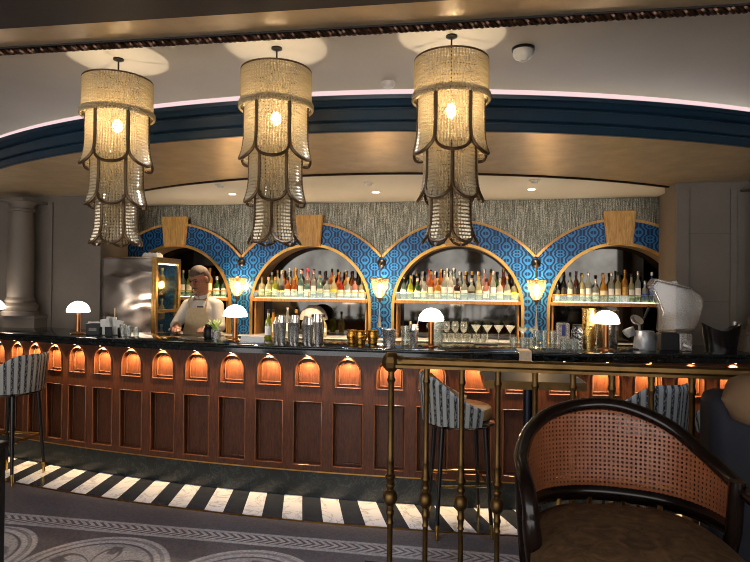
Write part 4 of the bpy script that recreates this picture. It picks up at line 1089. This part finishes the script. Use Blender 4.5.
# lower rail of the back
def low(p): return Vector((p.x*.97, p.y*.97, .495))
i0 = min(range(len(crest)), key=lambda i: (crest[i] - Vector((.255, .06, .602))).length)
i1 = min(range(len(crest)), key=lambda i: (crest[i] - Vector((-.243, .06, .650))).length)
back = crest[i0:i1 + 1]
obj('back_rail', MB().tube([low(p) for p in back], .017, 10, flat=(.8, 1.25)), dark_wood, t)
# cane panel with UVs in metres
nb_ = len(back); vs = []; fs = []; uv = []; acc = 0
for i, p in enumerate(back):
    if i: acc += (back[i] - back[i - 1]).xy.length
    for j in range(7):
        q = low(p).lerp(p, j/6); vs.append(tuple(q)); uv.append((acc, q.z))
for i in range(nb_ - 1):
    for j in range(6): fs.append((i*7 + j, (i + 1)*7 + j, (i + 1)*7 + j + 1, i*7 + j + 1))
me = bpy.data.meshes.new('cane_panel'); me.from_pydata(vs, [], fs); ul = me.uv_layers.new(name='UVMap')
for lp in me.loops: ul.data[lp.index].uv = uv[lp.vertex_index]
o = obj('cane_panel', me, cane, t); md = o.modifiers.new('thick', 'SOLIDIFY'); md.thickness = .003
def chain(name, pts, rr, fl=None): obj(name, MB().tube(pts, rr, 10, flat=fl), dark_wood, t)
for s_, e_ in ((1, ctrl[0]), (-1, ctrl[-1])):
    x_, y_, z_ = e_
    chain('arm_post', [(x_, y_ + .008, z_ + .03), (x_, y_ + .002, z_ - .005), (x_ - s_*.004, y_ + .0, .50), (x_ - s_*.012, y_ + .03, .42), (x_ - s_*.01, y_ + .02, .30)], [.017, .020, .0215, .019, .022])
    chain('leg', [(x_ - s_*.01, y_ + .02, .31), (x_ - s_*.012, y_ + .02, .2), (x_ - s_*.0, y_ - .0, 0)], [.0225, .02, .014])
    chain('leg', [(s_*.21, .20, .33), (s_*.212, .21, .2), (s_*.225, .27, 0)], [.02, .018, .014])
    chain('back_post', [(s_*.243, .045, .62), (s_*.238, .05, .5), (s_*.222, .09, .34)], [.018, .018, .02])
for x_, y_ in [(-.13, .24), (-.045, .272), (.045, .272), (.13, .24)]: obj('back_spindle', MB().tube([(x_, y_, .34), (x_, y_, .485)], .007, 8), gold_trim, t)
def seat_pt(u, v, tt, z0, z1, dome=0):
    yy = -.29 + .52*v; wd = (.238 - .02*v) if v < .6 else (.226*sqrt(max(.0, 1 - ((v - .6)/.4)**2*.72)))
    xx = (2*u - 1)*wd
    e = (1 - (2*u - 1)**4)*(1 - (2*v - 1)**4)
    return (xx, yy, z0 + (z1 - z0)*tt + dome*tt*e)
obj('seat_frame', MB().slab(lambda u, v, tt: seat_pt(u, v, tt, .30, .36), 16, 16), dark_wood, t)
m, nt, bs = newmat('brown figured velvet'); x = NX(nt); X, Y, Z = x.coord()
n1 = x.noise(x.vec, 26, 4, .6, 1.2); w1 = x.m('ABSOLUTE', x.m('SINE', x.m('ADD', x.m('MULTIPLY', X, 60), x.m('MULTIPLY', x.m('SINE', x.m('MULTIPLY', Y, 60)), 1.2))))
nt.links.new(x.ramp(n1, [(.35, lin((84, 60, 38))), (.7, lin((134, 100, 66)))]), bs.inputs['Base Color'])
bs.inputs['Roughness'].default_value = .8
obj('seat_cushion', MB().slab(lambda u, v, tt: seat_pt(u, v, tt, .361, .472, .045), 20, 20), m, t)

# ================================================================== NAVY SOFA WITH TAN BOLSTER
t = thing('navy_sofa', 'navy velvet sofa with tan rolled headrest beside the cane armchair', 'sofa', (1.095, 1.93, PZ))
navy = M('navy velvet', (13, 16, 30), .8, 0, .2, 10)
b = MB(); b.box(-.44, .9, -.07, .07, 0, .762); obj('backrest', b, navy, t, smooth=True, bevel=.035)
obj('seat', MB().box(-.20, .9, -.62, -.072, .12, .42), navy, t, smooth=True, bevel=.05)
obj('foot', MB().box(-.16, -.11, -.58, -.53, 0, .12), dark_wood, t, smooth=False); obj('foot', MB().box(.8, .85, -.58, -.53, 0, .12), dark_wood, t, smooth=False)
tanv = M('tan velvet', (112, 86, 60), .85, 0, .12, 14)
b = MB()
def f(u, v):
    a = 2*pi*v; k = 1 - abs(2*u - 1)**6*.0
    e = min(1, u/.07); rr = sqrt(max(0, 1 - (1 - e)**2)); e2 = min(1, (1 - u)/.05); rr *= sqrt(max(0.0, 1 - (1 - e2)**2))
    return (-.425 + 1.31*u, .09*cos(a)*rr, .077*sin(a)*rr)
b.grid(f, 40, 20)
o = obj('headrest_roll', b, tanv, t); o.location = (.0, -.085, .752); o['label'] = 'tan velvet rolled headrest'

# black cabinet end at the left edge
t = thing('black_host_stand', 'black lacquered cabinet edge at the lower left corner', 'cabinet', (-2.03, 2.2, 0))
obj('body', MB().box(-.5, 0, -.30, 0, .0, .835), black_fill, t, smooth=False, bevel=.004)
obj('top', MB().box(-.505, .008, -.305, .008, .8355, .862), black_fill, t, smooth=False, bevel=.004)
# ================================================================== THE BARTENDER
def blob(name, mb, voxel, m, parent=None, it=4, disp=None):
    me = bpy.data.meshes.new(name); me.from_pydata(mb.v, [], mb.f)
    b = bmesh.new(); b.from_mesh(me); bmesh.ops.recalc_face_normals(b, faces=b.faces[:]); b.to_mesh(me); b.free()
    o = bpy.data.objects.new(name, me); COL.objects.link(o)
    r = o.modifiers.new('r', 'REMESH'); r.mode = 'VOXEL'; r.voxel_size = voxel
    s_ = o.modifiers.new('s', 'SMOOTH'); s_.iterations = it; s_.factor = .5
    dg = bpy.context.evaluated_depsgraph_get(); dg.update()
    me2 = bpy.data.meshes.new_from_object(o.evaluated_get(dg))
    bpy.data.objects.remove(o); bpy.data.meshes.remove(me)
    me2.name = name
    return obj(name, me2, m, parent, ang=180)
def limb(b, p, q, r0, r1, n=14):
    p, q = Vector(p), Vector(q); K = 6
    b.tube([p.lerp(q, k/K) for k in range(K + 1)], [r0 + (r1 - r0)*k/K for k in range(K + 1)], n)
    b.sphere(tuple(p), r0*.995, n, 8); b.sphere(tuple(q), r1*.995, n, 8)
PX, PY = -2.62, 5.17
bart = thing('person', 'bartender in white shirt and beige apron looking down behind the bar', 'person', (PX, PY, 0))
L = lambda x, y, z: (x - PX, y - PY, z)
skin = M('skin', (138, 88, 66), .5, 0, .08, 30)
HM = Matrix.Translation(L(-2.612, 5.035, 1.602)) @ Matrix.Rotation(radians(-14), 4, 'Z') @ Matrix.Rotation(radians(29), 4, 'X')
b = MB()
b.sphere((0, .012, .022), (.074, .094, .098), 24, 16, HM)
b.sphere((0, -.028, -.055), (.056, .062, .062), 20, 12, HM)
b.sphere((0, -.055, -.095), (.03, .03, .024), 14, 8, HM)
b.sphere((0, -.075, .035), (.055, .02, .014), 14, 8, HM)                       # brow
b.tube([HM @ Vector(p) for p in ((0, -.083, .02), (0, -.104, -.012), (0, -.106, -.022), (0, -.09, -.034))], [.009, .013, .016, .012], 10)
for s_ in (-1, 1):
    b.sphere((s_*.012, -.092, -.026), .010, 10, 6, HM)
    b.sphere((s_*.04, -.066, -.02), (.024, .022, .022), 12, 8, HM)             # cheek
    b.sphere((s_*.077, .012, -.008), (.010, .022, .034), 12, 8, HM)            # ear
b.sphere((0, -.086, -.058), (.026, .011, .007), 12, 6, HM); b.sphere((0, -.084, -.072), (.022, .011, .008), 12, 6, HM)
limb(b, L(-2.612, 5.10, 1.44), HM @ Vector((0, .03, -.06)), .058, .052)         # neck
b.sphere(L(-2.615, 5.13, 1.27), (.165, .105, .20), 24, 16); b.sphere(L(-2.615, 5.17, 1.05), (.15, .10, .17), 24, 16); b.sphere(L(-2.615, 5.19, .92), (.155, .11, .12), 20, 12)
arms = [dict(sh=(-2.762, 5.12, 1.352), el=(-2.838, 5.03, 1.165), wr=(-2.705, 4.815, 1.175), hd=(-2.665, 4.735, 1.163), s=-1),
        dict(sh=(-2.468, 5.12, 1.352), el=(-2.405, 5.05, 1.165), wr=(-2.40, 4.82, 1.175), hd=(-2.405, 4.735, 1.163), s=1)]
for a in arms:
    limb(b, L(*a['sh']), L(*a['el']), .05, .041); limb(b, L(*a['el']), L(*a['wr']), .041, .028)
    w = Vector(L(*a['wr'])); h = Vector(L(*a['hd'])); d = (h - w).normalized(); sd = d.cross(Vector((0, 0, 1))).normalized()
    limb(b, w, w.lerp(h, .5), .027, .025)
    for k in range(5): b.sphere(tuple(h + sd*(-.03 + .015*k)), (.017, .017, .0135), 10, 6); 
    limb(b, w.lerp(h, .4), h, .027, .022)
    for k, ln in enumerate((.062, .074, .078, .066)):
        sd2 = -.031 + .0207*k; base = h + sd*sd2*(1.0)
        m1 = base + d*ln*.5 + Vector((0, 0, .002)); m2 = base + d*ln*.82 + Vector((0, 0, -.010)); m3 = base + d*ln + Vector((0, 0, -.016))
        b.tube([base, m1, m2, m3], [.0098, .0092, .0088, .0078], 10); b.sphere(tuple(m3), .0078, 8, 6)
    th0 = w.lerp(h, .55) + sd*(.026*(-a['s'])); th1 = th0 + sd*(.03*(-a['s'])) + d*.025 + Vector((0, 0, -.008)); th2 = th1 + d*.03 + sd*(.006*(-a['s'])) + Vector((0, 0, -.005))
    b.tube([th0, th1, th2], [.0125, .011, .009], 10); b.sphere(tuple(th2), .009, 8, 6)
for s_ in (-1, 1):
    limb(b, L(-2.615 + s_*.085, 5.19, .90), L(-2.615 + s_*.095, 5.18, .49), .082, .055); limb(b, L(-2.615 + s_*.095, 5.18, .49), L(-2.615 + s_*.10, 5.21, .09), .053, .036)
    limb(b, L(-2.615 + s_*.10, 5.21, .05), L(-2.615 + s_*.11, 5.10, .036), .036, .03)
blob('body', b, .0052, skin, bart, 3)
# hair: cap of short grey hair, moustache and eyebrows
hair_m = M('short grey hair', (70, 56, 47), .75, 0, .35, 90, bump=.5, bscale=160)
b = MB(); b.sphere((0, .012, .034), (.079, .097, .094), 24, 12, HM, z0=.30); b.sphere((0, .036, .02), (.081, .083, .092), 24, 14, HM, z0=-.3); b.sphere((0, .048, -.012), (.078, .072, .07), 20, 12, HM)
b2 = MB(); b2.add(b.v, b.f)
hb = blob('hair', b, .006, hair_m, bart, 2)
b = MB(); b.tube([HM @ Vector(p) for p in ((-.03, -.088, -.05), (-.012, -.102, -.042), (.012, -.102, -.042), (.03, -.088, -.05))], [.004, .007, .007, .004], 8)
obj('moustache', b, hair_m, bart)
for s_ in (-1, 1):
    b = MB(); b.tube([HM @ Vector(p) for p in ((s_*.014, -.098, .036), (s_*.035, -.092, .042), (s_*.052, -.078, .036))], [.004, .005, .003], 6); obj('eyebrow', b, hair_m, bart)
    obj('eye', MB().sphere((s_*.031, -.0815, .014), (.013, .008, .008), 12, 8, HM), M('eye', (40, 30, 26), .2, 0, 0), bart)
# shirt with rolled sleeves and a collar
shirt = M('white cotton shirt', (188, 180, 170), .8, 0, .06, 20, bump=.3, bscale=30)
b = MB()
b.sphere(L(-2.615, 5.13, 1.25), (.176, .124, .20), 24, 16); b.sphere(L(-2.615, 5.165, 1.06), (.178, .122, .18), 24, 16); b.sphere(L(-2.615, 5.19, .93), (.178, .13, .11), 20, 12)
limb(b, L(-2.655, 5.12, 1.40), L(-2.765, 5.12, 1.352), .052, .06); limb(b, L(-2.575, 5.12, 1.40), L(-2.465, 5.12, 1.352), .052, .06); limb(b, L(-2.66, 5.12, 1.39), L(-2.57, 5.12, 1.39), .055, .055)
for a in arms:
    e_ = Vector(a['el']).lerp(Vector(a['wr']), .38)
    limb(b, L(*a['sh']), L(*a['el']), .061, .052); limb(b, L(*a['el']), L(*e_), .052, .045)
    b.tube([Vector(L(*(Vector(a['el']).lerp(Vector(a['wr']), q)))) for q in (.26, .44)], [.05, .049], 14)
blob('shirt', b, .0075, shirt, bart, 3)
b = MB()
for s_ in (-1, 1):
    pts = [Vector(L(-2.612 + s_*.062*sin(t_), 5.10 - .062*cos(t_)*1.05, 1.452 - .024*cos(t_))) for t_ in [pi*.98*(1 - k/8) + .1 for k in range(9)]]
    b.tube(pts, [.014]*8 + [.010], 8, flat=(.4, 1.5))
obj('collar', b, shirt, bart)
# apron
ap = M('beige canvas apron', (186, 164, 128), .85, 0, .08, 40)
def f(u, v, tt):
    z = 1.335 - .75*v; hw = .088 + .07*min(1, v*3.0)
    xx = (2*u - 1)*hw
    cy_ = 5.135 + .035*v; ry = .135 - .004*abs(v - .3)
    yy = cy_ - ry*sqrt(max(.05, 1 - (xx/.24)**2)) - .004*tt - .002
    return L(-2.615 + xx, yy, z)
obj('apron', MB().slab(f, 14, 16), ap, bart)
b = MB()
for s_ in (-1, 1): b.tube([L(-2.615 + s_*.082, 5.012, 1.33), L(-2.615 + s_*.09, 5.02, 1.40), L(-2.615 + s_*.08, 5.075, 1.462), L(-2.615 + s_*.06, 5.15, 1.475)], .008, 8, flat=(1.4, .5))
obj('apron_strap', b, ap, bart)
obj('name_badge', MB().box(-.03, .03, -.004, .004, -.006, .006, Matrix.Translation(L(-2.575, 4.995, 1.345))), black_plastic, bart, smooth=False)
trou = M('black trousers', (24, 23, 24), .8, 0, .1)
b = MB(); b.sphere(L(-2.615, 5.19, .92), (.172, .125, .10), 20, 12)
for s_ in (-1, 1):
    limb(b, L(-2.615 + s_*.085, 5.19, .88), L(-2.615 + s_*.095, 5.18, .49), .095, .07); limb(b, L(-2.615 + s_*.095, 5.18, .49), L(-2.615 + s_*.10, 5.205, .11), .068, .058)
blob('trousers', b, .01, trou, bart, 3)
for s_ in (-1, 1): obj('shoe', MB().sphere(L(-2.615 + s_*.105, 5.14, .03), (.05, .14, .055), 16, 10, z0=-.54), black_fill, bart)
# ================================================================== LIGHT AND CAMERA
# downlights over the aisle (the place's own ceiling lights)
for k, (x_, y_, z_, e_) in enumerate(((-2.9, 2.62, 2.728, 30), (-1.47, 2.66, 2.728, 30), (-.6, 2.66, 2.728, 30), (.5, 2.72, 2.728, 26), (1.4, 2.78, 2.728, 22), (-4.2, 2.7, 2.728, 24))):
    light('aisle_downlight', 'SPOT', (x_, y_, z_), e_*1.35, (212, 226, 255), .02, (x_, y_ + .75, 0), 75, .7)
for x_, y_, e_ in ((-1.6, .2, 10), (.4, -.4, 9), (1.8, .3, 7)):  # unseen fill spots added over the seats to brighten the near side
    light('seat_fill_spot', 'SPOT', (x_, y_, 2.597), e_, (255, 214, 170), .03, (x_, y_, 0), 100, .8)
w = bpy.data.worlds.new('world'); S.world = w; w.use_nodes = True
w.node_tree.nodes['Background'].inputs[0].default_value = (.96, .93, .90, 1); w.node_tree.nodes['Background'].inputs[1].default_value = 1.7

cam = bpy.data.cameras.new('camera'); co = bpy.data.objects.new('camera', cam); COL.objects.link(co)
F = Vector((-.18523422, .98263677, .01064264)); R_ = Vector((.98266195, .18512922, .01013242)); U_ = Vector((-.00798623, -.01233499, .99989203))
co.matrix_world = Matrix(((R_.x, U_.x, -F.x, 0), (R_.y, U_.y, -F.y, 0), (R_.z, U_.z, -F.z, 1.5423), (0, 0, 0, 1)))
cam.sensor_fit = 'HORIZONTAL'; cam.sensor_width = 36; cam.lens = 585/750*36; cam.clip_start = .05
S.camera = co
S.view_settings.view_transform = 'Standard'; S.view_settings.look = 'None'; S.view_settings.gamma = 1
S.view_settings.exposure = 1.15; S.view_settings.use_curve_mapping = False
c = S.cycles
c.use_denoising = True; c.max_bounces = 8; c.transparent_max_bounces = 24; c.caustics_reflective = False; c.caustics_refractive = False
c.pixel_filter_type = 'BLACKMAN_HARRIS'; c.filter_width = 1.0; c.denoising_prefilter = 'ACCURATE'
c.sample_clamp_indirect = 3; c.use_light_tree = True
